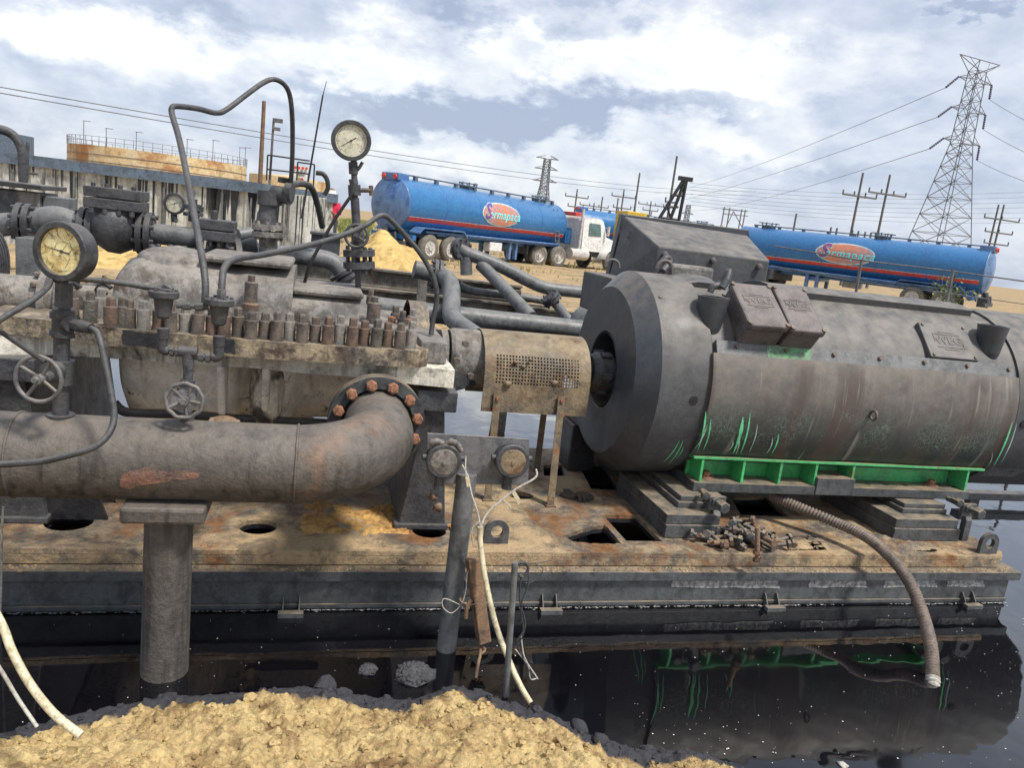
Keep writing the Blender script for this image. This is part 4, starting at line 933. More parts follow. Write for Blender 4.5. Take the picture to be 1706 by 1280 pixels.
gauge('pressure_gauge', 'small pale-dialled gauge behind the tall bent tube, on the valve line', gc3, (-.2, -1, .0), .062, .03, M['dial2'], 200, stem=True)

def fitting(m, a, b_, r, kind='round'):
    a = Vector(a); b_ = Vector(b_); d = b_-a
    if kind == 'hex': m.lathe(a, d, [(0, 0), (0, r), (d.length, r), (d.length, 0)], 6, False)
    else: m.lathe(a, d, [(0, 0), (0, r), (d.length, r), (d.length, 0)], 20)
def handwheel(m, c, f, r, tr=.008, spokes=4, wavy=0):
    c = Vector(c); f = Vector(f).normalized(); u = Vector((0, 0, 1)); u = (u-f*u.dot(f)).normalized(); w = u.cross(f); n = 48
    m.tube([c+(u*math.cos(2*PI*k/n)+w*math.sin(2*PI*k/n))*(r*(1+wavy*math.cos(2*PI*k/n*9))) for k in range(n+1)], tr, 8, caps=False)
    for k in range(spokes): a = 2*PI*(k+.35)/spokes; m.tube([c-f*.012, c+(u*math.cos(a)+w*math.sin(a))*r], tr*.85, 6)
    m.lathe(c-f*.03, f, [(0, 0), (0, .016), (.04, .016), (.04, .009), (.055, .009), (.055, 0)], 12)
YL = 2.85
# left needle-valve post under the big gauge
lv = thing('valve_post', 'vertical fittings with block valve and spoked handwheel under the big left gauge', 'valve', W(105, 700, YL))
x_ = W(104, 560, YL).x
def Z(px, py, Y=YL): return W(px, py, Y).z
def V(px, py, Y=YL): return W(px, py, Y)
m = MB(); fitting(m, V(106, 460), V(106, 474), .016, 'hex'); m.rod(V(108, 472), V(106, 605), .019); fitting(m, V(107, 470), V(106, 512), .028, 'hex'); fitting(m, V(106, 516), V(104, 562), .034); fitting(m, V(104, 520), V(104, 530), .038); fitting(m, V(104, 552), V(103, 560), .039)
m.rod(V(103, 560), V(101, 700), .026); fitting(m, V(103, 600), V(102, 640), .04); fitting(m, V(101, 690), V(101, 708), .045); fitting(m, V(116, 540, 2.84), V(138, 545, 2.8), .021, 'hex'); fitting(m, V(134, 542, 2.8), V(152, 548, 2.78), .018); fitting(m, V(100, 540, 2.86), V(118, 540, 2.82), .027)
m.build('valve_body', M['soot'], lv, bev=.002)
m = MB(); m.tube(smooth_path([V(100, 620, 2.83), V(82, 628, 2.76), V(65, 634, 2.69)], 4), .018, 12); m.disc(V(88, 620, 2.79), (-.5, -1, 0), -.02, .02, .035, 16); m.build('valve_stem', M['soot'], lv)
m = MB(); handwheel(m, V(64, 632, 2.68), (-.25, -1, .05), .073, .007, 4); m.build('handwheel', M['boxgrey'], lv)
# rod from the gauge post to the twin filters
def hose(name, label, pts, r, m_, cat='hose', group=None, seg=10, n=6, kind=None):
    m = MB(); P = smooth_path([W(*q) for q in pts], n); m.tube(P, r, seg); o = m.build(name, m_, org=P[0]); tag(o, label, cat, group, kind); return o
hose('cross_pipe', 'thin dark straight pipe from the big gauge post to the left filter cup', [(118, 464, 2.84), (190, 470, 2.86), (262, 482, 2.88), (273, 484, 2.88)], .0095, M['soot'], 'pipe')
hose('hose', 'dark rubber hose hanging in a loop over the suction pipe at the left', [(150, 547, 2.78), (163, 556, 2.74), (172, 590, 2.70), (182, 640, 2.66), (190, 690, 2.62), (182, 722, 2.58), (155, 746, 2.55), (110, 760, 2.54), (60, 770, 2.54), (-40, 775, 2.54), (-160, 770, 2.54)], .0105, M['rubber'])
hose('hose', 'thin dark hose rising from the left edge to the gauge post', [(-80, 590, 2.5), (0, 533, 2.55), (50, 503, 2.62), (78, 480, 2.7), (86, 466, 2.76), (98, 468, 2.8)], .0095, M['rubber'])
hose('hose', 'thin straight rod slanting down to the left handwheel', [(-60, 515, 2.55), (0, 552, 2.6), (72, 602, 2.66)], .0075, M['rubber'], 'rod', n=2)
# twin filters
tf = thing('twin_filter', 'pair of flanged filter cups on a branched stem with handwheel standing on the suction pipe', 'filter', V(312, 705))
for px in (273, 366):
    dy = 0 if px == 273 else 13; yy = 2.87; m = MB()
    c = V(px, 486+dy, yy); m.lathe(c, (0, 0, -1), [(-.004, 0), (-.004, .046), (0, .050), (.018, .050), (.022, .045), (.024, .03)], 28)
    m.lathe(c, (0, 0, -1), [(.022, .033), (.085, .025), (.092, .018), (.092, 0)], 24)
    for a in range(6): m.disc(c+Vector((.04*math.cos(a*PI/3), .04*math.sin(a*PI/3), .004)), (0, 0, 1), 0, .006, .006, 8)
    m.build('filter_cup', M['soot'], tf)
    m = MB(); b_ = V(px-1, 547+dy, yy); fitting(m, b_, b_-Vector((0, 0, .035)), .02); fitting(m, b_-Vector((0, 0, .03)), b_-Vector((0, 0, .06)), .017); e = b_-Vector((0, 0, .06))
    m.tube(smooth_path([e+Vector((0, 0, .02)), e+Vector((.0, 0, -.012)), e+Vector((.02 if px == 273 else -.02, 0, -.02))], 5), .018, 12)
    sx = 1 if px == 273 else -1; x0 = e+Vector((sx*.016, 0, -.02))
    x1 = V(313, 587 if px == 273 else 590, yy); x1.z = x0.z; m.rod(x0, x1, .0125); fitting(m, x0+(x1-x0)*.12, x0+(x1-x0)*.3, .019, 'hex'); fitting(m, x0+(x1-x0)*.38, x0+(x1-x0)*.6, .017, 'hex')
    m.build('elbow_branch', M['soot'], tf)
m = MB(); T_ = V(314, 584, 2.87); fitting(m, T_+Vector((-.03, 0, -.005)), T_+Vector((.03, 0, -.005)), .0195); fitting(m, T_, T_-Vector((0, 0, .05)), .020); m.rod(T_, V(312, 705, 2.86), .0165); fitting(m, V(314, 605, 2.87), V(314, 614, 2.87), .021, 'hex'); fitting(m, V(313, 632, 2.87), V(312, 645, 2.87), .027, 'hex'); fitting(m, V(312, 645, 2.87), V(311, 676, 2.87), .034); fitting(m, V(312, 692, 2.87), V(312, 710, 2.87), .024)
m.build('valve_stem', M['soot'], tf, bev=.002)
m = MB(); m.rod(V(310, 665, 2.87), V(308, 668, 2.77), .014); m.disc(V(309, 667, 2.8), (0, -1, 0), -.01, .01, .036, 20); m.build('bonnet', M['soot'], tf)
m = MB(); handwheel(m, V(307, 668, 2.76), (-.05, -1, .08), .060, .007, 5, .03); m.disc(V(307, 668, 2.765), (-.05, -1, .08), -.006, 0, .042, 24, ); m.build('handwheel', M['boxgrey'], tf)
m = MB(); a = V(290, 497, 2.87); c = V(350, 500, 2.87); m.rod(V(294, 509, 2.87), V(347, 512, 2.87), .010); fitting(m, V(305, 510, 2.87), V(318, 510, 2.87), .014, 'hex'); fitting(m, V(326, 511, 2.87), V(340, 511, 2.87), .015, 'hex'); fitting(m, V(270, 486, 2.87), V(278, 476, 2.87), .012); m.rod(V(258, 481, 2.87), V(287, 487, 2.86), .01)
m.build('joining_pipe', M['soot'], tf)
# tall bent tube and hoses
hose('bent_tube', 'tall thin dark tube bent like a hook above the pump, against the clouds', [(341, 508, 2.9), (342, 470, 2.92), (335, 420, 3.0), (322, 350, 3.2), (311, 290, 3.4), (298, 230, 3.6), (287, 192, 3.7), (287, 179, 3.72), (298, 177, 3.75), (330, 181, 3.85), (360, 188, 3.95), (378, 182, 4.0), (410, 158, 4.1), (438, 138, 4.2), (456, 132, 4.25), (473, 140, 4.3), (483, 160, 4.35), (487, 200, 4.4), (487, 260, 4.5), (484, 312, 4.6)], .0125, M['soot'], 'pipe', n=8)
hose('hose', 'grey rubber hose arching from the right filter cup down to the pump end', [(369, 492, 2.88), (370, 470, 2.9), (374, 446, 2.95), (392, 432, 3.05), (440, 424, 3.25), (500, 412, 3.45), (560, 396, 3.6), (608, 376, 3.7), (632, 360, 3.75), (648, 364, 3.78), (675, 392, 3.8), (702, 425, 3.8), (722, 462, 3.8), (728, 495, 3.8), (722, 530, 3.8), (718, 558, 3.78)], .0125, M['rubber'], n=6)
m = MB(); fitting(m, V(369, 496, 2.88), V(369, 482, 2.88), .017, 'hex'); tag(m.build('hose_nut', M['boxgrey'], org=V(369, 490, 2.88)), 'hexagonal hose nut on top of the right filter cup', 'fitting')
hose('cable', 'thin black cable slanting from the tall gauge post down behind the pump casing', [(588, 322, 4.25), (560, 362, 4.25), (535, 405, 4.25), (515, 445, 4.25), (505, 482, 4.3)], .009, M['black'], 'cable', n=3)
# tall gauge post
tp = thing('gauge_post', 'slim post of fittings with T-handled valve and flanges carrying the highest gauge', 'post', W(596, 485, 4.3))
Q = lambda px, py: W(px, py, 4.3)
m = MB(); m.rod(Q(589, 262), Q(597, 485), .016); fitting(m, Q(588, 262), Q(588, 268), .02, 'hex'); fitting(m, Q(588, 270), Q(589, 290), .024); fitting(m, Q(588, 298), Q(590, 308), .026, 'hex'); fitting(m, Q(590, 308), Q(591, 326), .033); fitting(m, Q(591, 330), Q(594, 378), .023); m.build('post_pipe', M['soot'], tp, bev=.002)
m = MB(); m.tube(smooth_path([Q(592, 286), Q(598, 280), Q(604, 270)], 3), .009, 8); m.cut(); m.rod(Q(595, 317), Q(617, 317), .012); m.rod(Q(618, 309), Q(619, 326), .012); m.each('valve_handle', M['nut'], tp)
m = MB(); handwheel(m, W(594, 393, 4.2), (-.1, -1, .1), .058, .008, 4); m.build('handwheel', M['soot'], tp)
m = MB(); m.blathe(Q(595, 375), Q(597, 412)-Q(595, 375), [(0, .02), (.04, .035), (.09, .035), (.13, .02)], 20)
for py, r in ((421, .085), (441, .085)): fitting(m, Q(598, py-5), Q(598.5, py+6), r)
for a in range(6): d = Vector((.06*math.cos(a*1.047), .06*math.sin(a*1.047), 0)); fitting(m, Q(598, 411)+d, Q(599, 454)+d, .012, 'hex')
m.build('flange_pair', M['soot'], tp, bev=.002)
# ================================================================ SWITCH PANEL ON POST
PY = 2.98
pn_ = thing('switch_panel', 'grey steel plate with two round dusty switch boxes mounted on a leaning post', 'panel', W(752, 1080, PY))
a = G(742, 1082, 0); c = W(778, 790, PY)
m = MB(); m.rod(W(740, 1110, a.y), c, .042, 24); m.build('post', M['graypipe'], pn_)
m = MB(); P4 = [W(712, 722, PY), W(882, 732, PY), W(880, 808, PY), W(712, 806, PY)]; m.add(P4+[q+Vector((0, .008, 0)) for q in P4], [(3, 2, 1, 0), (4, 5, 6, 7), (0, 1, 5, 4), (1, 2, 6, 5), (2, 3, 7, 6), (3, 0, 4, 7)]); m.build('plate', M['boxgrey'], pn_, bev=.002)
for i, (px, py, dm) in enumerate(((740, 771, 'rust'), (855, 771, 'cast'))):
    q = W(px, py, PY-.07); f_ = (-.02, -1, .05); m = MB(); m.lathe(q+Vector((0, .065, 0)), f_, [(0, .068), (.02, .068), (.02, .062), (.05, .062), (.05, .071), (.062, .071), (.066, .066), (.066, .055)], 36)
    for t in (0, PI): m.rod(q+Vector((.066*math.cos(t), .03, .01)), q+Vector((.085*math.cos(t), .03, .01)), .013, 10)
    bx_ = m.build('switch_box', M['soot'], pn_); bx_['label'] = ('left round switch box with plain dusty lid', 'right round switch box with scuffed lid')[i]
    m = MB(); m.lathe(q+Vector((0, .0, 0)), f_, [(-.004, .058), (0, .054), (.002, .05), (.002, 0)], 32); m.disc(q, f_, 0, .008, .008, 10); m.build('lid', M['guard'] if i else M['casing'], bx_)
    m = MB(); e0 = q+Vector((-.005, .04, -.06)); m.rod(e0, e0-Vector((0, 0, .06)), .019, 14); fitting(m, e0-Vector((0, 0, .05)), e0-Vector((0, 0, .068)), .022, 'hex'); m.build('gland', M['soot'], bx_)
m = MB()
for px, py in ((722, 828), (730, 846)): q = W(px, py, PY-.02); m.clod(q, .018, px, 1)
m.build('hanging_plug', M['rust'], pn_); m = MB()
q = W(724, 735, PY-.09)
m.tube(smooth_path(path((716, 740, PY-.04), (728, 735, PY-.06), (740, 740, PY-.05), (752, 736, PY-.06), (762, 742, PY-.04), (768, 752, PY-.03)), 4), [.010+.006*((k*7) % 5)/5 for k in range(21)], 8)
m.build('rag_knot', M['casing'], pn_)
# cables
def multi(name, label, cat, lst, m_, org):
    m = MB()
    for pts, r in lst: m.tube(smooth_path([W(*q) for q in pts], 6), r, 8)
    o = m.build(name, m_, org=W(*org)); return tag(o, label, cat)
multi('conduit_hose', 'pale ivory flexible conduit curving from the switch panel down into the oily soil', 'conduit', [([(800, 878, 2.86), (800, 900, 2.86), (806, 950, 2.82), (818, 1010, 2.76), (832, 1060, 2.7), (852, 1110, 2.62), (868, 1145, 2.55), (884, 1172, 2.5)], .0115)], M['ivory'], (800, 878, 2.86))
multi('wires', 'thin pale wires running from both switch boxes to the ivory conduit', 'wire', [([(770, 775, 2.92), (780, 795, 2.9), (786, 825, 2.88), (796, 855, 2.87), (800, 880, 2.86)], .0035), ([(893, 782, 2.92), (892, 796, 2.9), (860, 815, 2.89), (830, 838, 2.88), (810, 858, 2.87), (801, 878, 2.86)], .0045),
      ([(798, 870, 2.86), (787, 880, 2.86), (786, 895, 2.86), (788, 905, 2.86)], .003), ([(776, 760, 2.9), (776, 790, 2.88), (782, 806, 2.87)], .0025), ([(838, 833, 2.88), (850, 845, 2.87), (846, 852, 2.87)], .0025)], M['wire'], (800, 870, 2.86))
m = MB()
for px, py, rr in ((737+100, 825, 0), (779, 800, 0)):
    pass
m.hexa([W(853, 822, 2.86), W(858, 818, 2.86), W(853, 822, 2.863), W(858, 818, 2.863), W(864, 842, 2.86), W(869, 836, 2.86), W(864, 842, 2.863), W(869, 836, 2.863)]); m.hexa([W(775, 795, 2.86), W(781, 794, 2.86), W(775, 795, 2.863), W(781, 794, 2.863), W(778, 812, 2.86), W(784, 811, 2.86), W(778, 812, 2.863), W(784, 811, 2.863)])
tag(m.build('cable_tags', M['ivory'], org=W(860, 830, 2.86)), 'small pale marker tags tied on the switch wires', 'tag')
rp = thing('thin_stake', 'thin grey pipe stake standing in the oil beside the ivory conduit', 'stake', G(842, 1165, 0))
m = MB(); a = G(842, 1168, -.02); m.rod(a, W(858, 938, a.y-.0), .0125, 14); m.build('pipe', M['graypipe'], rp)
m = MB(); yy = a.y+.02
m.tube(smooth_path(path((862, 940, yy), (874, 938, yy), (880, 948, yy), (872, 962, yy), (864, 958, yy)), 5), .006, 8)
m.tube(smooth_path(path((880, 950, yy), (880, 975, yy), (868, 1010, yy), (872, 1050, yy), (862, 1075, yy), (888, 1130, yy)), 5), .0035, 6)
m.tube(smooth_path(path((868, 960, yy), (866, 1000, yy), (875, 1040, yy), (866, 1070, yy), (858, 1080, yy)), 5), .0035, 6)
m.tube(smooth_path(path((872, 942, yy), (890, 940, yy), (905, 950, yy), (890, 968, yy), (875, 972, yy)), 5), .002, 6)
m.tube(smooth_path(path((876, 940, yy), (900, 938, yy), (918, 934, yy)), 5), .002, 6)
m.build('twisted_wires', M['rubber'], rp)
m = MB(); m.tube(smooth_path(path((868, 1060, yy), (872, 1090, yy), (880, 1110, yy), (884, 1132, yy), (896, 1130, yy)), 5), .003, 6); m.tube(path((858, 1082, yy), (880, 1108, yy), (896, 1132, yy)), .003, 6); m.hexa([W(878, 1112, yy+d) if not e else W(887, 1116, yy+d) for e in (0, 1) for _ in (0, 1) for d in (0, .002)]) if False else None
m.build('frayed_ends', M['wire'], rp)
wd_ = thing('square_tube', 'rusty square tube hanging with wire in front of the skid beside the leaning post', 'tube', W(800, 1050, 2.84))
def sq(m, a, c, w, t=.0):
    a = Vector(a); c = Vector(c); ax = (c-a).normalized(); u = Vector((1, .15, 0)); u = (u-ax*u.dot(ax)).normalized(); v = ax.cross(u)
    m.hexa([p_+u*su_*w/2+v*sv*w/2 for su_ in (-1, 1) for sv in (-1, 1) for p_ in (a, c)])
m = MB(); sq(m, W(787, 930, 2.90), W(806, 1070, 2.84), .052); m.build('tube_body', M['rust'], wd_, bev=.004)
m = MB(); q = W(806.2, 1071.5, 2.84); sq(m, W(805.6, 1067, 2.838), q, .040); m.build('open_end', M['black'], wd_)
m = MB(); m.tube([W(786+9*math.cos(t)*2.2, 1000+8*math.sin(t), 2.87-.03*math.sin(t)) for t in [k*PI/6 for k in range(13)]], .004, 6); m.tube(smooth_path(path((785, 1000, 2.85), (778, 1012, 2.84), (776, 1030, 2.84)), 4), .009, 6); m.build('rag_tie', M['rust'], wd_)
m = MB(); m.tube(smooth_path(path((800, 1072, 2.84), (800, 1090, 2.82), (796, 1110, 2.78), (792, 1140, 2.72)), 5), .007, 7); m.tube(smooth_path(path((800, 1075, 2.83), (808, 1083, 2.83), (802, 1090, 2.82)), 4), .006, 7); m.build('rusty_strip', M['rust'], wd_)
multi('wire_loop', 'loose thin wire loop dangling around the leaning post', 'wire', [([(786, 935, 2.9), (778, 960, 2.88), (776, 985, 2.87), (768, 1008, 2.86), (752, 1022, 2.86), (738, 1012, 2.86), (740, 998, 2.86), (765, 1008, 2.86), (776, 1018, 2.86)], .0022)], M['wire'], (770, 1000, 2.86))
# brown ribbed conduit
cp = [W(*q) for q in ((1285, 826, 3.85), (1330, 845, 3.72), (1390, 870, 3.55), (1440, 893, 3.38), (1480, 925, 3.20), (1512, 965, 3.05), (1536, 1020, 2.90), (1551, 1080, 2.72), (1554, 1130, 2.60))]
for q, z in zip(cp[:3], (.34, .335, .335)): q.z = max(q.z, z)
P = smooth_path(cp, 44); m = MB(); m.tube(P, [.0275+.0035*(1 if i % 4 < 2 else -1) for i in range(len(P))], 16)
ch = m.build('ribbed_hose', M['conduit'], org=P[0]); tag(ch, 'brown ribbed flexible conduit curving from under the motor down into the oil', 'hose')
P2 = smooth_path([P[-1], W(1554, 1150, 2.56), W(1551, 1168, 2.53)], 12); m = MB(); m.tube(P2, [.028+.004*(1 if i % 4 < 2 else -1) for i in range(len(P2))], 16, caps=False); m.build('frayed_end', M['wire'], ch)
m = MB(); rn = random.Random(6); e = P2[-1]
for k in range(14): a = k*.45; b_ = e+Vector((.028*math.cos(a), .028*math.sin(a), 0)); m.tube([b_+Vector((0, 0, .01)), b_+Vector((rn.uniform(-.01, .01), rn.uniform(-.01, .01), -rn.uniform(.008, .025)))], .0025, 5)
m.build('frayed_strands', M['wire'], ch)
hose('conduit_hose', 'ivory flexible hose curving onto the sand at the lower left corner', [(-60, 930, 2.3), (0, 1035, 2.2), (20, 1085, 2.15), (50, 1140, 2.1), (90, 1190, 2.02), (135, 1226, 1.98)], .0115, M['ivory'], 'hose')
hose('cable', 'thin grey cable at the lower left corner beside the ivory hose', [(-40, 1060, 2.4), (0, 1115, 2.4), (30, 1165, 2.4), (62, 1212, 2.36)], .006, M['wire'], 'cable')
hose('cable', 'thin pale vertical wire at the left edge in front of the skid', [(5, 845, 3.2), (3, 900, 3.2), (2, 970, 3.2), (0, 1030, 3.2)], .004, M['wire'], 'cable')
# oily lumps
for px, py, r, l in ((690, 1122, .075, 'big grey lump of oil-soaked soil sitting in the oil'), (614, 1115, .038, 'small flat grey lump of oil-soaked soil left of the bigger one')):
    q = G(px, py, .01); m = MB(); m.clod((q.x, q.y, 0), r, px, .55)
    for i in range(60): a = i*2.4; rr = r*.9*math.sqrt((i+.5)/60); m.clod((q.x+rr*math.cos(a), q.y+rr*math.sin(a), r*.42*(1-(rr/r)**2)+.004), r*.16, i, .8)
    tag(m.build('soil_lump', M['greyclod'], org=(q.x, q.y, 0)), l, 'lump', 'oil-soaked lumps floating in the oil')
q = G(1405, 1275, 0); m = MB(); m.clod((q.x, q.y, 0), .02, 3, .3); tag(m.build('soil_lump', M['wire'], org=(q.x, q.y, 0)), 'tiny pale scrap floating at the bottom edge of the oil', 'scrap')
# glove and loose bolts on the deck
q = G(955, 828, .27); m = MB(); m.clod((q.x-.03, q.y+.0, .285), .05, 2, .35)
for i in range(5): a = -.2-i*.28; P = smooth_path([(q.x-.01, q.y-.02, .288), (q.x+.05*math.cos(a), q.y+.05*math.sin(a), .298), (q.x+.10*math.cos(a-.1), q.y+.08*math.sin(a), .288), (q.x+.12*math.cos(a-.2), q.y+.1*math.sin(a-.2), .279)], 4); m.tube(P, .011, 8)
tag(m.build('work_glove', M['glove'], org=(q.x, q.y, .27)), 'dirty brown work glove lying on the deck between guard and motor', 'glove')
rn = random.Random(12); q0 = G(1235, 905, .27); bolts = []
LB = ['lying flat', 'tilted on its head', 'leaning on its neighbours', 'half buried in dust']
for i in range(38):
    u = rn.gauss(0, 1); x = q0.x+max(-.24, min(.26, u*.13)); y = q0.y+.0+rn.uniform(-.09, .10); lvl = .018+(.035 if abs(u) < .8 and i > 12 else 0)+(.03 if abs(u) < .5 and i > 20 else 0)
    a = rn.random()*2*PI; tilt = rn.uniform(-.35, .35); L_ = rn.uniform(.07, .12); d = Vector((math.cos(a)*math.cos(tilt), math.sin(a)*math.cos(tilt), math.sin(tilt))); c = Vector((x, y, .272+lvl+abs(math.sin(tilt))*L_*.4))
    m = MB(); m.rod(c-d*L_*.5, c+d*L_*.5, .012, 10); m.hexn(c-d*L_*.5, -d, .018, .024); 
    if i % 2: m.hexn(c+d*L_*.2, d, .02, .024)
    o = m.build('loose_bolt', (M['nut'], M['block'], M['rust'])[i % 3], org=c); tag(o, 'loose rusty hex bolt in the small pile on the deck before the motor foot', 'bolt', 'pile of loose bolts on the deck')
a = G(1262, 930, .30); c = W(1262, 880, a.y+.03); m = MB(); m.rod(a, c, .0125, 12); m.hexn(a, (a-c), .02, .024); m.hexn(a+(c-a)*.25, (a-c), .02, .024)
tag(m.build('loose_bolt', M['rust'], org=a), 'longest rusty stud standing up out of the bolt pile', 'bolt', 'pile of loose bolts on the deck')
a = G(1140, 880, .28); m = MB(); m.rod(a+Vector((-.03, 0, .01)), a+Vector((.11, -.05, .012)), .010, 12); tag(m.build('loose_stud', M['nut'], org=a), 'thin stud lying flat just left of the bolt pile', 'bolt')
# ================================================================ VALVE LINE ABOVE THE PUMP (Y about 4.8)
YV = 4.8
def flg(m, px, py, Y, ax, r, t=.03, gap=.012, nb=8, hub=.6):
    c = W(px, py, Y); ax = Vector(ax).normalized()
    m.lathe(c, ax, [(-t-gap/2, 0), (-t-gap/2, r), (-gap/2, r), (-gap/2, 0)], 32); m.lathe(c, ax, [(gap/2, 0), (gap/2, r), (gap/2+t, r), (gap/2+t, 0)], 32)
    up = Vector((0, 0, 1)) if abs(ax.z) < .9 else Vector((1, 0, 0)); u = (up-ax*up.dot(ax)).normalized(); w = ax.cross(u)
    for k in range(nb): a = 2*PI*(k+.5)/nb; d = (u*math.cos(a)+w*math.sin(a))*r*.83; m.lathe(c+d, ax, [(-t-gap-.014, 0), (-t-gap-.014, r*.11), (t+gap+.014, r*.11), (t+gap+.014, 0)], 6, False)
    m.cut()
vl = thing('valve_line', 'row of dark flanged pipes and two block-topped check valves behind the pump', 'pipework', W(200, 400, YV))
m = MB(); m.tube(smooth_path([W(-80, 385, YV), W(0, 375, YV), W(40, 371, YV), W(90, 362, YV), W(125, 372, YV), W(140, 376, YV)], 5), .062, 20); m.rod(W(50, 352, 5.0), W(135, 365, 5.0), .03); m.tube(path((245, 388, YV), (290, 393, YV), (330, 398, YV)), .058, 20)
m.build('pipe', M['graypipe'], vl)
m = MB(); flg(m, 42, 371, YV, (1, 0, 0), .105); flg(m, 147, 379, YV, (1, 0, 0), .11); flg(m, 243, 389, YV, (1, 0, -.0), .12); m.each('flange_pair', M['soot'], vl, bev=.003)
m = MB(); c = W(195, 378, YV); m.blathe(c+Vector((-.14, 0, 0)), (1, 0, 0), [(0, .06), (.03, .10), (.10, .145), (.16, .15), (.22, .12), (.26, .07), (.28, .06)], 32); m.lathe(c, (0, 0, 1), [(0, .12), (.12, .12)], 28); m.build('check_valve_body', M['soot'], vl)
m = MB()
for z0, h in ((.095, .055), (.155, .055)): m.box(c+Vector((.0, 0, z0+h/2)), (.28, .26, h))
for k in range(4):
    for s_ in (-1, 1): m.hexn(c+Vector((-.10+k*.067, s_*.10-.02, .095)), (0, 0, -1), .03, .016)
for k in range(4): m.hexn(c+Vector((-.10+k*.067, -.09, .21)), (0, 0, 1), .02, .014)
m.build('bonnet_block', M['soot'], vl, bev=.005)
c2 = W(362, 392, YV-.15); m = MB()
for z0, h in ((-.03, .055), (.03, .055)): m.box(c2+Vector((0, 0, z0+h/2)), (.19, .2, h))
for k in range(4): m.hexn(c2+Vector((-.07+k*.045, -.08, -.03)), (0, 0, -1), .03, .013)
m.hexn(c2+Vector((-.02, 0, .085)), (0, 0, 1), .05, .02); m.build('bonnet_block', M['soot'], vl, bev=.005)
m = MB()
for px, r in ((352, .115), (372, .125), (392, .12)): q = W(px, 428+(px-352)*.1, YV-.1); m.lathe(q, (1, .3, 0), [(-.016, 0), (-.016, r), (.016, r), (.016, 0)], 30)
for k in range(10): a = k*PI/5; q = W(376, 430, YV-.15); m.hexn(q+Vector((.02, .10*math.cos(a), .10*math.sin(a))), (1, .3, 0), .03, .014)
m.tube(smooth_path([W(395, 425, YV), W(415, 415, YV), W(430, 412, YV)], 4), .06, 20); m.lathe(W(300, 424, YV-.2), (0, 0, 1), [(-.02, 0), (-.02, .17), (.015, .17), (.02, .14), (.03, 0)], 30)
for k in range(12): a = k*PI/6; m.hexn(W(300, 424, YV-.2)+Vector((.145*math.cos(a), .145*math.sin(a), .015)), (0, 0, 1), .025, .017)
m.build('disc_flanges', M['soot'], vl, bev=.003)
m = MB(); m.rod(W(322, 370, YV), W(327, 340, YV), .03); fitting(m, W(322, 350, YV), W(323, 342, YV), .055); fitting(m, W(322, 360, YV), W(322, 354, YV), .055); fitting(m, W(324, 345, YV), W(325, 332, YV), .015, 'hex'); m.build('small_valve', M['soot'], vl)
rs = thing('discharge_riser', 'short dark riser pipe with tee and wide flange pair below the hook tube', 'pipe', W(447, 400, 4.6))
m = MB(); m.rod(W(450, 330, 4.6), W(446, 372, 4.6), .055); m.rod(W(455, 322, 4.6), W(484, 328, 4.55), .045, 18); fitting(m, W(450, 318, 4.6), W(450, 342, 4.6), .068); fitting(m, W(476, 319, 4.56), W(487, 321, 4.55), .05); m.blathe(W(446, 345, 4.6), (0, 0, -1), [(0, .04), (.04, .055), (.12, .06)], 20)
fitting(m, W(472, 305, 4.6), W(473, 296, 4.6), .035, 'hex'); fitting(m, W(485, 305, 4.6), W(484, 322, 4.6), .02)
m.build('riser_body', M['soot'], rs)
m = MB()
for py, r in ((379, .088), (391, .088)): fitting(m, W(447, py-5, 4.6), W(447, py+4, 4.6), r)
for a in range(8): d = Vector((.07*math.cos(a*PI/4), .07*math.sin(a*PI/4), 0)); fitting(m, W(447, 369, 4.6)+d, W(447, 400, 4.6)+d, .011, 'hex')
m.rod(W(447, 395, 4.6), W(447, 455, 4.6), .05, 20); m.build('flange_pair', M['casing'], rs, bev=.003)
hose('hose', 'black rubber hose looping from the hook tube end down behind the riser', [(484, 308, 4.7), (505, 306, 4.9), (520, 315, 5.0), (530, 345, 5.1), (537, 378, 5.2)], .02, M['rubber'])
# pipes just behind the casing
bp = thing('bypass_pipe', 'grey pipe running behind the casing to a tilted flange', 'pipe', W(540, 440, 5.2))
m = MB(); m.tube(smooth_path(path((425, 420, 5.3), (470, 424, 5.3), (530, 430, 5.3), (556, 438, 5.3), (572, 456, 5.3), (590, 478, 5.3)), 6), .058, 20); m.build('pipe', M['graypipe'], bp)
m = MB(); q = W(574, 458, 5.3); m.disc(q, (.6, 0, -.8), -.03, -.005, .10, 28); m.disc(q, (.6, 0, -.8), .008, .033, .10, 28); m.build('flange_pair', M['soot'], bp, bev=.003)
m = MB(); m.tube(smooth_path(path((398, 392, 5.2), (425, 388, 5.25), (440, 388, 5.3)), 3), .04, 12); tag(m.build('pipe_stub', M['graypipe'], org=W(420, 390, 5.2)), 'short grey pipe stub between the second check valve and the riser flange', 'pipe')
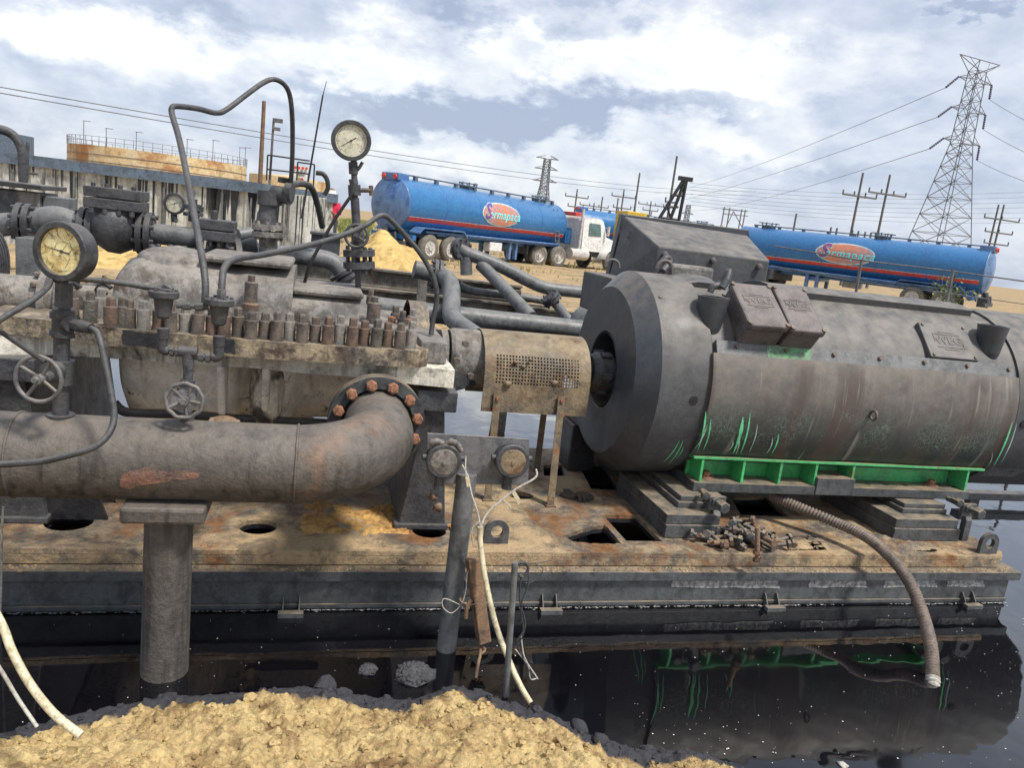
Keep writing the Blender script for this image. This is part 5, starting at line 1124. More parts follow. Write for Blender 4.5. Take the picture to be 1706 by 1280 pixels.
# column and box at far left
m = MB(); 
lp = thing('left_column', 'wide grey square column behind the big left gauge', 'column', W(45, 440, 4.6))
a = W(38, 395, 4.6); c = W(75, 500, 4.6); m.b2((a.x-.02, 4.55, 1.0), (c.x+.0, 4.75, a.z)); m.build('column_body', M['graypipe'], lp, bev=.004)
m = MB(); c = W(8, 440, 4.5)
for k in range(5): m.tube([c+Vector((-.05+.07*math.cos(t)*(1-.1*k), -.01*k, .17*math.sin(t)*(1-.08*k))) for t in [2*PI*j/24 for j in range(25)]], .006, 6)
tag(m.build('cable_coil', M['rubber'], org=c), 'coil of black cable hanging at the left edge', 'cable')
cb_ = thing('control_box', 'dark box with pale panel and sloped lid at the upper left edge', 'box', W(40, 330, 5.2))
m = MB(); a = W(-60, 312, 5.3); c = W(70, 350, 5.3); m.b2((a.x, 5.25, 1.45), (c.x, 5.6, W(30, 318, 5.3).z)); a = W(70, 326, 5.3); m.b2((a.x+.002, 5.3, 1.45), (a.x+.14, 5.5, a.z-.0)); m.build('box_body', M['graypipe'], cb_, bev=.006)
m = MB(); a = W(28, 318, 5.24); c = W(66, 348, 5.24); m.b2((a.x, 5.235, c.z), (c.x, 5.248, a.z)); m.build('pale_panel', M['casing'], cb_)
m = MB(); a = W(-60, 300, 5.2); c = W(72, 318, 5.2); m.b2((a.x, 5.15, W(60, 316, 5.2).z), (c.x, 5.65, W(60, 308, 5.2).z)); m.build('box_lid', M['dark'], cb_, bev=.004)
hose('gooseneck_pipe', 'dark curved gooseneck pipe rising at the far left against the white tank', [(39, 306, 6), (38, 270, 6), (36, 250, 6), (28, 232, 6), (14, 220, 6), (-4, 215, 6), (-20, 218, 6)], .03, M['soot'], 'pipe')

for i, (pts, m_) in enumerate((([(118, 470, 3.9), (140, 480, 4), (170, 472, 4.1), (185, 480, 4.1)], 'rubber'), ([(100, 486, 3.9), (135, 492, 4), (178, 488, 4.1)], 'graypipe'), ([(60, 486, 4.2), (80, 462, 4.2), (110, 455, 4.2), (130, 470, 4.1)], 'rubber'), ([(20, 478, 4.3), (40, 500, 4.3), (60, 505, 4.2)], 'rubber'))):
    hose('hose', ('thin dark hose sagging behind the big left gauge post', 'straight grey tube lying behind the big left gauge post', 'looped dark hose between the grey column and the left gauge', 'short dark hose at the foot of the grey column')[i], pts, .011, M[m_])
# ================================================================ SECOND PIPE SET BEHIND THE SKID
def thingpipe(name, label, lst, m_, fl=(), cat='pipe'):
    t = thing(name, label, cat, W(*lst[0][0][0])); m = MB()
    for pts, r in lst: m.tube(smooth_path([W(*q) for q in pts], 6), r, 22)
    m.build('pipe', m_, t)
    if fl:
        m = MB()
        for px, py, Y, ax, r in fl: flg(m, px, py, Y, ax, r)
        m.each('flange_pair', M['soot'], t, bev=.004)
    return t
thingpipe('header_pipe', 'long thick grey header pipe lying across behind the pump', [([(600, 507, 6.4), (640, 513, 6.4), (800, 531, 6.4), (955, 548, 6.4), (1060, 560, 6.4)], .084)], M['graypipe'])
thingpipe('lower_pipe', 'second grey pipe lying lower behind the pump end', [([(680, 560, 6.2), (760, 570, 6.2), (840, 580, 6.2)], .085)], M['graypipe'])
thingpipe('elbow_pipe', 'grey elbow pipe dropping in front of the header pipe towards the coupling guard', [([(690, 448, 6.7), (722, 456, 6.7), (742, 463, 6.6), (752, 480, 6.5), (752, 520, 6.2), (756, 533, 6.1), (775, 548, 5.9), (800, 566, 5.6), (815, 578, 5.4)], .075)], M['graypipe'], [(727, 457, 6.7, (1, 0, -.1), .13)])
thingpipe('bent_pipe', 'long bent grey pipe with end flanges reaching down to the motor', [([(764, 414, 7.6), (778, 422, 7.6), (830, 442, 7.6), (880, 468, 7.6), (910, 480, 7.6), (950, 485, 7.6), (990, 489, 7.6)], .064), ([(776, 428, 7.6), (777, 458, 7.6)], .06)], M['graypipe'], [(993, 489, 7.6, (1, 0, 0), .12), (768, 415, 7.6, (.5, -.8, .1), .11)])
thingpipe('brace_pipe', 'grey diagonal brace pipe slanting under the bent pipe', [([(800, 440, 7.6), (835, 475, 7.4), (885, 528, 7.0)], .062)], M['graypipe'])
thingpipe('short_pipe', 'short grey pipe with a tilted flange left of the motor', [([(925, 505, 7.4), (945, 530, 7.2), (960, 545, 7.1)], .047)], M['graypipe'], [(918, 498, 7.4, (.6, 0, -.6), .10)])
thingpipe('round_elbow', 'smooth grey pipe elbow tucked beside the motor end ring', [([(985, 520, 6.5), (968, 530, 6.5), (962, 552, 6.5), (962, 590, 6.5)], .085)], M['graypipe'])
def beam(name, label, a, b_, h, w, m_, cat='beam'):
    a = W(*a); b_ = W(*b_); m = MB()
    for (z0, z1, w0) in ((0, .02, w), (h-.02, h, w), (.02, h-.02, .015)):
        m.hexa([p_+Vector((0, y, -h+z)) for p_ in (a, b_) for y in (-w0, w0) for z in (z0, z1)])
    o = m.build(name, m_, org=a); return tag(o, label, cat)
M['oldsteel'] = mat('old_mottled_steel', (.16, .15, .13), (.08, .072, .062), 5, .7, .4, 40, dust=.7, dcol=(.34, .28, .2), streak=.6, rust=.25, rcol=(.14, .08, .05))
beam('rail_beam', 'long mottled steel beam lying across in front of the yellow sand heap', (470, 428, 7.9), (868, 476, 7.9), .19, .08, M['oldsteel'])
beam('rail_beam', 'lower rusty beam across the bank behind the pump', (480, 465, 7.7), (905, 510, 7.7), .13, .07, M['oldsteel'])
beam('rail_beam', 'short dark beam lying on the bank left of the motor', (860, 508, 7.6), (955, 520, 7.6), .10, .05, M['oldsteel'])
m = MB(); q = W(706, 452, 7.5); c = W(706, 505, 7.5); m.b2((q.x-.045, 7.48, -.2), (q.x+.045, 7.54, q.z)); tag(m.build('upright_post', M['oldsteel'], org=(q.x, 7.5, 0)), 'short upright steel post standing against the long beam', 'post')
hose('cable', 'thin black cable trailing down over the header pipe', [(765, 475, 8.8), (800, 488, 8.8), (850, 515, 8.6), (870, 525, 8.4)], .015, M['black'], 'cable')
hose('dark_pipe', 'thin dark pipe lying along the lower beam to the right', [(765, 475, 7.8), (790, 485, 7.8), (850, 492, 7.8), (910, 502, 7.8)], .04, M['graypipe'], 'pipe')
for px in (520, 860):
    q = W(px, 480, 7.78); m = MB(); m.b2((q.x-.05, 7.74, -.3), (q.x+.05, 7.80, q.z-.02)); tag(m.build('trestle_leg', M['oldsteel'], org=(q.x, 7.77, 0)), '%s steel trestle leg in the oil under the two long beams' % ('left' if px == 520 else 'right'), 'trestle', 'trestle legs under the beams')
# debris clods on the bank
m = MB(); rn = random.Random(31)
for i in range(900):
    x = rn.uniform(-8, 9); y = 9.6+abs(rn.gauss(0, 3)); r = .02+.08*rn.random()**3
    m.clod((x, y, ground_z(x, y)+r*.2), r, i*1.7, .7)
tag(m.build('bank_rubble', M['ground']), 'loose soil clods scattered over the far bank', 'rubble', kind='stuff')
m = MB(); rn = random.Random(14)
for i in range(900):
    x = rn.uniform(-.3, 5.5); y = rn.uniform(9.7, 14)
    z = ground_z(x, y); a = rn.random()*PI; l = rn.uniform(.04, .16); d = Vector((math.cos(a), math.sin(a), rn.uniform(-.05, .35)))*l; m.tube([Vector((x, y, z+.01)), Vector((x, y, z+.01))+d], .006, 4, False)
tag(m.build('dry_straw', mat('straw', (.5, .42, .26), (.35, .28, .17), 3, .9, 0)), 'dry straw and twigs littering the far bank', 'straw', kind='stuff')

# ================================================================ BACKGROUND: TANKS AND PEOPLE
wt = thing('stained_tank', 'long low white steel tank with vertical ribs, black oil runs and slate blue rim', 'tank', W(200, 400, 19))
P0 = W(-160, 262, 19.5); P1 = W(432, 308, 18.5); P0.z = P1.z = 2.08
# corrugated wall
def corr(a, b_, z0, z1, pitch, dep, mb):
    d = (b_-a); L_ = d.length; d = d/L_; nn = Vector((d.y, -d.x, 0)); n = int(L_/pitch); pr = []
    for i in range(n):
        for t, o in ((0, 0), (.12, dep), (.38, dep), (.5, 0)): q = a+d*((i+t)*L_/n); pr.append(q+nn*o)
    pr.append(b_); mb.sheet([[Vector((q.x, q.y, z0)), Vector((q.x, q.y, z1))] for q in pr], False)
m = MB(); corr(P0, P1, .1, 1.93, .55, -.05, m); P2 = P1+Vector((1.7, 2.4, 0)); corr(P1, P2, .1, 1.93, .3, -.05, m); m.build('ribbed_wall', M['whitewall'], wt)
m = MB(); d = (P1-P0).normalized(); nn = Vector((d.y, -d.x, 0))
m.hexa([p_+nn*o+Vector((0, 0, z-1.93)) for p_ in (P0, P1+d*.1) for o in (-.1, .10) for z in (1.74, 1.97)]); d2 = (P2-P1).normalized(); n2_ = Vector((d2.y, -d2.x, 0)); m.hexa([p_+n2_*o+Vector((0, 0, z-1.93)) for p_ in (P1, P2) for o in (-.1, .08) for z in (1.74, 1.968)])
m.build('rim', M['bluerim'], wt)
m = MB(); rn = random.Random(3)      # runs of black oil down the wall
for i in range(60):
    t = rn.random(); 
    if rn.random() < .5: t = .65+.35*rn.random()
    q = P0.lerp(P1, t)+nn*.004; w_ = rn.uniform(.008, .03)*(3 if t > .85 else 1); h_ = rn.uniform(.2, 1.4); z1 = 1.74
    m.plate([(-w_, z1), (w_, z1), (w_*.6, z1-h_*.6), (w_*.1, z1-h_), (-w_*.5, z1-h_*.7)], [], 0, .003, lambda u, v, w: q+d*u+nn*w+Vector((0, 0, v-1.93))); m.cut()
m.each('oil_run', M['dark'], wt)
m = MB(); L_ = (P1-P0).length
for i in range(9): q = P0.lerp(P1, .3+i*.085)+nn*.05+Vector((0, 0, -1.0)); m.box(q, (.04, .06, 1.4)).cut()
m.each('wall_post', M['graypipe'], wt)
ct = thing('round_tank', 'small streaked pale vertical tank at the end of the long white tank', 'tank', W(515, 400, 16))
q = W(505, 350, 16); m = MB(); m.lathe((q.x, 16.5, 0), (0, 0, 1), [(.1, .43), (1.95, .43), (1.95, 0)], 40); m.build('tank_shell', M['whitewall'], ct)
m = MB(); rn = random.Random(8)
for i in range(26):
    a = rn.uniform(PI*1.05, PI*1.95); w_ = rn.uniform(.01, .03); h_ = rn.uniform(.5, 1.6); vs = [(q.x+.434*math.cos(a+s_), 16.5+.434*math.sin(a+s_), z) for s_, z in ((-w_, 1.93), (w_, 1.93), (w_*.4, 1.93-h_), (-w_*.4, 1.93-h_))]; m.add(vs, [(0, 1, 2, 3)]).cut()
m.each('oil_run', M['dark'], ct)
# dark metal boxes near the round tank
m = MB(); a = W(520, 385, 9); c = W(566, 430, 9); m.b2((a.x, 8.9, c.z-.1), (a.x+.31, 9.2, a.z-.02)); m.b2((a.x-.02, 8.86, a.z-.03), (a.x+.35, 9.25, a.z+.0)); tag(m.build('dark_cabinet', M['soot'], org=a, bev=.005), 'dark grey metal cabinet standing behind the slanting cable', 'cabinet')
# rusty storage tank
D = 100; ctr = Vector((W(268, 260, D+10).x, D+10, 0)); RT = 10.4; zt = 5.5
rt = thing('storage_tank', 'large round storage tank with patchy rust and a thin railing round its top', 'tank', (ctr.x, ctr.y, 0))
m = MB(); m.lathe(ctr, (0, 0, 1), [(0, RT), (zt, RT), (zt+.35, 0)], 96); m.build('tank_wall', M['tankrust'], rt)
m = MB()
for z in (3.7, 4.5): m.lathe(ctr, (0, 0, 1), [(z, RT+.0), (z, RT+.06), (z+.05, RT+.06), (z+.05, RT)], 96)
for k in range(64):
    a = 2*PI*k/64; p_ = ctr+Vector((RT*math.cos(a), RT*math.sin(a), zt)); m.box(p_+Vector((0, 0, .5)), (.05, .05, 1.0))
for z in (.5, 1.0): m.lathe(ctr, (0, 0, 1), [(zt+z-.02, RT-.02), (zt+z-.02, RT+.03), (zt+z+.02, RT+.03), (zt+z+.02, RT-.02), (zt+z-.02, RT-.02)], 96)
m.build('railing', M['lattice'], rt)
m = MB()
for px, h in ((130, 2.6), (175, 2.0), (228, 2.0), (310, 2.0), (350, 2.4), (390, 2.2), (408, 2.4)):
    q = W(px, 250, D); dx = q.x-ctr.x; dx = max(-RT+.1, min(RT-.1, dx)); yy = ctr.y-math.sqrt(RT**2-dx**2); p_ = Vector((ctr.x+dx, yy, zt)); m.box(p_+Vector((0, 0, h/2)), (.07, .07, h)); m.box(p_+Vector((.3, 0, h)), (.8, .07, .07)).cut()
m.each('lamp_mast', M['lattice'], rt)
t2 = tag(MB().lathe((W(10, 270, 142).x, 142, 0), (0, 0, 1), [(0, 3.8), (7.0, 3.8), (7.3, 0)], 64).build('storage_tank', M['bluerim'], org=(W(10, 270, 142).x, 142, 0)), 'distant slate blue storage tank at the far left edge', 'tank')
m = MB(); a = W(55, 262, 60); c = W(88, 275, 60); m.b2((a.x, 60, 0), (c.x, 62, a.z)); tag(m.build('blue_shed', M['blue'], org=(a.x, 60, 0)), 'small blue shed behind the white tank rim, left of the rusty storage tank', 'shed')
m = MB(); a = W(415, 286, 70); c = W(450, 300, 70); m.lathe((a.x+3, 75, 0), (0, 0, 1), [(0, 3.4), (a.z, 3.4), (a.z+.3, 0)], 48); tag(m.build('storage_tank', M['tankrust'], org=(a.x+3, 75, 0)), 'lower pale storage tank just right of the railed rusty tank', 'tank')
m = MB(); a = W(46, 237, 15); c = W(50, 300, 15); m.rod(W(44, 300, 15), W(46, 237, 15), .03); m.rod((a.x-.15, 15, a.z-.5), (a.x+.15, 15, a.z-.5), .02); tag(m.build('pole', M['soot'], org=(a.x, 15, .2)), 'short dark pole beside the gooseneck pipe', 'pole')
# poles and masts in the middle left
def pole(name, label, top, base, Y, r, m_, cat='pole', group=None):
    a = W(top[0], top[1], Y); b_ = Vector((a.x, Y, .1)); m = MB(); m.rod(b_, a, r*1.15, 10, r*.8); o = m.build(name, m_, org=b_); tag(o, label, cat, group); return o, a
pole('rusty_pole', 'rust-brown bare pole behind the hook tube', (440, 168), None, 22, .06, M['rust'])
m = MB(); a = W(456, 200, 26); b_ = W(450, 300, 26); b_.z = .1; b_.x = a.x-.05; m.rod(b_, a, .045, 8, .035); m.box(a+Vector((.12, 0, .0)), (.3, .1, .12)); m.box(a+Vector((.1, 0, -.25)), (.22, .1, .1)); tag(m.build('lamp_post', M['pole'], org=b_), 'slim lamp post with two small floodlights behind the hook tube', 'lamp post')
m = MB(); a = W(544, 135, 14); b_ = W(514, 300, 14); e = W(538, 158, 14); m.rod(b_+(b_-a)*.4, e, .02, 8, .013); m.rod(e, a, .008, 6, .004); tag(m.build('whip_antenna', M['black'], org=b_), 'leaning black whip antenna pointing into the sky', 'antenna')
rlg = thing('guard_rail', 'black tubular guard rail on top of the tank platform below the antenna', 'railing', W(480, 300, 15)); m = MB()
for a, c in (((446, 258), (516, 268)), ((446, 282), (516, 290)), ((446, 258), (444, 300)), ((453, 258), (449, 300)), ((496, 270), (524, 274)), ((496, 270), (494, 305)), ((524, 274), (522, 312))): m.rod(W(*a, 15), W(*c, 15), .014, 8)
m.build('rails', M['black'], rlg)
sg = thing('safety_sign', 'white safety board with row of red discs and a small yellow and red diamond', 'sign', W(500, 290, 15.2)); a = W(490, 275, 15.2); c = W(512, 305, 15.2)
m = MB(); m.b2((a.x, 15.19, c.z), (c.x, 15.21, a.z)); m.build('board', M['white'], sg); m = MB()
for i in range(4): q = W(492+i*6.2, 279+i*.6, 15.17); m.disc(q, (0, -1, 0), 0, .004, .026, 16).cut()
m.box(W(503, 299, 15.17), (.05, .004, .05), Matrix.Rotation(PI/4, 3, 'Y')); m.each('red_mark', M['red'], sg); m = MB(); m.box(W(498, 298, 15.17), (.05, .004, .05), Matrix.Rotation(PI/4, 3, 'Y')); m.build('yellow_diamond', M['yellow'], sg)
m = MB(); m.box(W(502, 287, 15.18), (.16, .004, .014)); m.box(W(502, 291, 15.18), (.12, .004, .012)); m.build('text_lines', M['ink'], sg)
hose('black_hose', 'thick black hose curving down beside the man in red', [(526, 288, 14), (538, 290, 14), (545, 300, 14), (546, 314, 14), (540, 325, 14)], .04, M['black'])
# the man in the red shirt
def person(px, py_top, Y, label):
    head = W(px, py_top, Y); hz = head.z; t = thing('person', label, 'person', (head.x, Y, hz-1.72)); x, y, z = head.x, Y, hz-1.72
    m = MB(); V_ = lambda a, b_, c: Vector((x+a, y+b_, z+c))
    m.blathe(V_(0, 0, .92), (0, 0, 1), [(-.02, .0), (0, .14), (.12, .15), (.3, .17), (.46, .17), (.54, .12), (.58, .065), (.64, .06), (.66, .075), (.72, .095), (.79, .092), (.84, .06), (.86, 0)], 16)
    for s_ in (-1, 1): m.tube([V_(s_*.09, 0, .95), V_(s_*.10, -.02, .5), V_(s_*.11, .02, .08), V_(s_*.11, -.12, .04)], [.09, .065, .05, .045], 10)
    m.tube([V_(-.16, 0, 1.40), V_(-.24, -.06, 1.18), V_(-.12, -.26, 1.26), V_(-.08, -.32, 1.30)], [.055, .045, .035, .03], 8); m.tube([V_(.17, 0, 1.40), V_(.22, -.05, 1.16), V_(.10, -.26, 1.12), V_(.03, -.32, 1.18)], [.055, .045, .035, .03], 8)
    bd = m.build('body', M['skin'], t)
    m = MB(); m.blathe(V_(0, 0, .92), (0, 0, 1), [(.0, .155), (.12, .165), (.3, .19), (.46, .19), (.54, .13), (.56, .075)], 16); m.tube([V_(-.16, 0, 1.40), V_(-.245, -.06, 1.17), V_(-.14, -.23, 1.25)], [.075, .06, .05], 8); m.tube([V_(.17, 0, 1.40), V_(.225, -.05, 1.15), V_(.12, -.23, 1.12)], [.075, .06, .05], 8); m.build('shirt', M['redcloth'], t)
    m = MB()
    for s_ in (-1, 1): m.tube([V_(s_*.08, 0, .97), V_(s_*.10, -.02, .5), V_(s_*.11, .02, .08)], [.115, .085, .07], 10)
    m.build('trousers', M['denim'], t)
    m = MB(); m.blathe(V_(0, 0, 1.62), (0, 0, 1), [(0, .15), (.005, .125), (.06, .12), (.10, .085), (.12, 0)], 16); m.build('helmet', M['white'], t)
person(553, 317, 21, 'man in red long-sleeved shirt, dark trousers and white helmet working beside the pale tank')
mb_ = W(553, 376, 21); m = MB(); m.b2((mb_.x-1.2, 20.4, 0), (mb_.x+.5, 22.0, W(553, 317, 21).z-1.72)); tag(m.build('work_platform', M['soot'], org=(mb_.x, 21, 0), bev=.02), 'low dark platform under the man in red', 'platform')

# ================================================================ TANKER TRUCKS
def cyl_text(mb, cx, cz, ang, txt, size, side, R, big=1, dz=0, shear=.25):
    vs, fs = text_mesh(txt, size, .0, shear, .007, 1.12)
    mb.add([tp_(cx+side*-1*0+v.x*(1 if side < 0 else -1), ang, v.y+dz, R, side) for v in vs], fs)
TR, TZ = 1.0, 2.05
def tp_(x, ang, h, R, side):        # point on the tank side; side -1: right side of the truck (y<0)
    a = ang+h/R; return Vector((x, side*R*math.cos(a), TZ+R*math.sin(a)))
def make_truck(label, tractor_turn):
    t = thing('tanker_truck', label, 'tanker truck', (0, 0, 0)); TL = 11.4
    m = MB(); m.blathe((0, 0, TZ), (1, 0, 0), [(.0, TR), (TL, TR), (TL+.12, TR*.95), (TL+.26, TR*.75), (TL+.36, TR*.4), (TL+.38, 0)], 56); tk = m.build('tank', M['blue'], t)
    m = MB()
    for x in (2.2, 4.4, 6.9, 9.2, TL-.02): m.lathe((0, 0, TZ), (1, 0, 0), [(x, TR), (x+.005, TR+.008), (x+.045, TR+.008), (x+.05, TR)], 56); m.cut()
    m.each('weld_band', M['blue'], tk)
    m = MB(); m.blathe((0, 0, TZ), (-1, 0, 0), [(-.02, TR+.015), (.02, TR+.015), (.03, TR*.97), (.14, TR*.8), (.22, TR*.45), (.25, 0)], 56); m.build('rear_cap', M['capblue'], t)
    for s_ in (-1, 1):
        m = MB(); R = TR+.006; m.sheet([[tp_(x, 0, h, R, s_) for h in (-.62, -.56, -.49, -.44)] for x in [.12+i*.5 for i in range(23)]+[TL]]); m.build('red_stripe', M['red'], tk)
        m = MB(); m.sheet([[tp_(x, 0, h, R, s_) for h in (-.435, -.415)] for x in (.12, TL)]); m.build('white_line', M['white'], tk)
        cx = 5.9; hx = 1.32; hy = .47
        def oval(sx, sy, R_, name, m_):
            m = MB(); n = 40; rings = []
            for f_ in (0, .25, .5, .75, 1): rings.append([tp_(cx+sx*f_*math.cos(2*PI*k/n), .12, sy*f_*math.sin(2*PI*k/n), R_, s_) for k in range(n+1)])
            m.sheet(rings); m.build(name, m_, tk)
        oval(hx+.07, hy+.06, TR+.012, 'logo_border', M['logo_edge']); oval(hx, hy, TR+.020, 'logo_oval', M['logo'])
        m = MB(); cyl_text(m, cx+(-.0), 0, .10, 'ermapaca', .54, s_, TR+.034, dz=-.02); tt = m
        # shift: text centred slightly to the reader's right of the big S
        sh = Vector((.22*(1 if s_ < 0 else -1), 0, 0)); tt.v = [v+sh for v in tt.v]; tt.build('lettering', M['cyan'], tk)
        m = MB(); vs, fs = text_mesh('S', .95, 0, .25, .03); m.add([tp_(cx+(v.x-1.0)*(1 if s_ < 0 else -1), .16, v.y, TR+.036, s_) for v in vs], fs); m.build('initial_letter', M['crimson'], tk)
        m = MB(); vs, fs = text_mesh('S', .95, 0, .25, .06); m.add([tp_(cx+(v.x-1.0)*(1 if s_ < 0 else -1), .16, v.y, TR+.028, s_) for v in vs], fs); m.build('letter_outline', M['logo_edge'], tk)
        m = MB(); m.rod((1.0, s_*1.02, 1.12), (TL-.5, s_*1.0, 1.12), .05, 10); m.hexa([Vector((x, y, z)) for x in (1.8, TL-.3) for y in (s_*.55, s_*.95) for z in (1.0, 1.08)]); m.build('side_rail', M['capblue'], t)
        m = MB(); P = [(.5, 1.02), (.75, 1.24), (3.2, 1.24), (3.45, 1.02)]
        for (a, b_) in zip(P, P[1:]): m.hexa([Vector((x, y, z+dz)) for (x, z) in (a, b_) for y in (s_*.62, s_*1.18) for dz in (0, .05)])
        m.build('fender', M['capblue'], t)
        for x in (1.3, 2.6): wheel(t, x, s_*.95, .52, s_)
    m = MB()
    for y in (-.4, .4): m.b2((.3, y-.06, .85), (TL, y+.06, 1.15))
    m.b2((.2, -1.1, .75), (.4, 1.1, .95)); m.build('chassis', M['blue'], t)
    m = MB()
    for x in (7.0, 7.5):
        for y in (-.8, .8): m.b2((x-.08, y-.08, .25), (x+.08, y+.08, 1.0))
    m.b2((6.9, -.75, .7), (7.6, .75, .9)); m.build('landing_legs', M['capblue'], t)
    m = MB(); m.b2((5.3, -1.0, .55), (6.2, -.6, .95)); m.build('side_tank', M['white'], t, bev=.05)
    m = MB()
    for y in (-.25,):
        m.rod((.3, y, TZ+TR+.12), (TL-.3, y, TZ+TR+.12), .03, 8)
    for i in range(9): m.b2((.9+i*1.25, -.34, TZ+TR-.12), (1.05+i*1.25, -.2, TZ+TR+.12))
    m.build('top_walkway', M['bluerim'], t)
    for x in (4.6, TL-1.2):
        m = MB(); m.lathe((x, 0, TZ+TR-.05), (0, 0, 1), [(0, .32), (.14, .32), (.14, .38), (.18, .38), (.24, 0)], 24)
        for k in range(8): a = k*PI/4; m.rod((x+.34*math.cos(a), .34*math.sin(a), TZ+TR), (x+.38*math.cos(a), .38*math.sin(a), TZ+TR+.28), .03, 6)
        m.rod((x-.55, 0, TZ+TR+.24), (x+.55, 0, TZ+TR+.26), .025, 6); m.build('manhole', M['bluerim'], t)
    m = MB(); m.b2((-.15, -.45, TZ+TR-.15), (.45, .45, TZ+TR+.14)); bx = m.build('rear_top_box', M['capblue'], t, bev=.04)
    m = MB()
    for y in (-.3, .3): m.lathe((-.16, y, TZ+TR), (-1, 0, 0), [(0, .1), (.05, .09), (.06, 0)], 14).cut()
    m.each('rear_light', M['red'], bx)
    # rear valves, bumper and mud flap
    m = MB(); m.rod((-.1, 0, TZ-TR+.1), (-.3, 0, .6), .12, 12); m.b2((-.35, -1.15, .55), (-.2, 1.15, .7)); m.b2((-.3, -.3, .5), (.1, .3, .9)); m.tube([(-.25, -.6, 1.0), (-.3, -.7, .7), (-.2, -.5, .5)], .05, 8); m.build('rear_valves', M['soot'], t)
    m = MB()
    for k in range(2): m.rod((TL-.9+k*.35, -1.04, 1.2), (TL-.9+k*.35, -.72, TZ+TR*.75), .02, 6)
    for k in range(6): m.rod((TL-.9, -1.04+.035*k, 1.3+k*.22), (TL-.55, -1.04+.035*k, 1.3+k*.22), .018, 6)
    m.build('ladder', M['lattice'], t)
    # tractor, turned a little about the kingpin
    K = Vector((10.4, 0, 0)); Rm = Matrix.Rotation(tractor_turn, 3, 'Z'); tr = []
    m = MB()
    for y in (-.42, .42): m.b2((9.0, y-.07, .72), (15.9, y+.07, .95))
    m.b2((10.0, -.6, .95), (10.9, .6, 1.08)); m.b2((8.9, -1.0, .5), (9.05, 1.0, 1.0)); tr.append(m.build('tractor_frame', M['soot'], t, bev=.02))
    for s_ in (-1, 1):
        for x in (9.75, 11.05): tr.append(wheel(t, x, s_*.93, .52, s_, True))
        tr.append(wheel(t, 14.9, s_*.98, .52, s_))
    m = MB()       # cab: a profile in side view, extruded, with shoulders
    prof = [(12.55, .95), (12.55, 2.45), (12.65, 2.62), (13.75, 2.62), (14.0, 2.5), (14.25, 1.85), (14.25, .95)]
    m.plate(prof, [], -1.05, 1.05, lambda u, v, w: Vector((u, w*(1 if v < 1.9 else .93), v))); cb = m.build('cab', M['white'], t, bev=.05); tr.append(cb)
    m = MB()
    for s_ in (-1, 1): m.plate([(12.95, 1.75), (13.85, 1.75), (13.75, 2.35), (12.95, 2.35)], [], 0, .02, lambda u, v, w: Vector((u, s_*(1.052+w if v < 1.9 else 1.0+w), v)))
    m.hexa([Vector((x, y, z)) for (x, z) in ((14.26, 1.9), (14.06, 2.42)) for y in (-.9, .9) for dz in (0,) for z in (z, z+.01)]); m.build('window', M['glass'], cb)
    m = MB(); m.b2((12.1, -.25, 1.2), (12.5, .25, 2.0)); m.build('cab_tank', M['blue'], cb, bev=.04)
    m = MB(); m.hexa([Vector(p_) for p_ in ((14.25, -.62, .95), (14.25, -.66, 1.85), (14.25, .62, .95), (14.25, .66, 1.85), (15.85, -.52, .85), (15.8, -.5, 1.55), (15.85, .52, .85), (15.8, .5, 1.55))]); tr.append(m.build('hood', M['white'], t, bev=.08))
    m = MB()
    for s_ in (-1, 1):
        m.sheet([[Vector((14.9+.64*math.cos(a), s_*y, .52+.64*math.sin(a))) for y in (.6, 1.18)] for a in [rad(8+164*k/16) for k in range(17)]])
        m.lathe((15.7, s_*.85, 1.15), (1, 0, 0), [(-.2, .12), (0, .15), (.04, .12), (.05, 0)], 16)
    m.b2((15.85, -1.15, .45), (16.05, 1.15, .75)); tr.append(m.build('front_fenders', M['white'], t))
    m = MB()
    for s_ in (-1, 1): m.rod((12.4, s_*1.0, .9), (12.4, s_*1.0, 3.0), .075, 12).cut(); m.b2((14.1, s_*1.25-.05, 1.8), (14.2, s_*1.25+.05, 2.3)); m.rod((14.1, s_*1.05, 2.2), (14.15, s_*1.25, 2.2), .02, 6).cut()
    m.rod((11.7, -1.05, .75), (12.9, -1.05, .75), .28, 16); tr += m.each('side_fitting', M['rim'], t)
    m = MB(); m.b2((12.2, -.7, 2.62), (12.6, .3, 2.8)); tr.append(m.build('roof_box', M['red'], t, bev=.03))
    for o in tr:
        loc = o.location.copy(); o.location = K+Rm @ (loc-K); o.rotation_euler = (0, 0, tractor_turn)
    return t
def wheel(t, x, y, r, s_, dual=False):
    m = MB(); w_ = .28
    for k in range(2 if dual else 1):
        y0 = y-s_*.32*k; m.blathe((x, y0, r), (0, s_, 0), [(-w_/2, r*.6), (-w_/2, r*.9), (-w_/2+.05, r), (w_/2-.05, r), (w_/2, r*.9), (w_/2, r*.6)], 32)
    o = m.build('wheel', M['tyre'], t); m = MB()
    m.lathe((x, y, r), (0, s_, 0), [(w_/2-.01, r*.62), (w_/2-.02, r*.55), (w_/2-.12 if dual else w_/2-.04, r*.45), (w_/2-.12 if dual else w_/2-.03, r*.2), (w_/2+.03, r*.18), (w_/2+.03, 0)], 24)
    for k in range(8): a = k*PI/4; m.disc((x+r*.33*math.cos(a), y+s_*(w_/2-.03), r+r*.33*math.sin(a)), (0, s_, 0), 0, .03, .03, 6)
    m.build('rim', M['rim'], o); return o
M['logo'] = mat('logo_fill', (.52, .20, .12), (.34, .24, .28), .9, .5, 0, grit=0); M['logo_edge'] = mat('logo_edge', (.55, .66, .68), None, 4, .5, 0); M['crimson'] = mat('crimson_letter', (.07, .08, .30), (.35, .05, .12), 2, .5, 0)
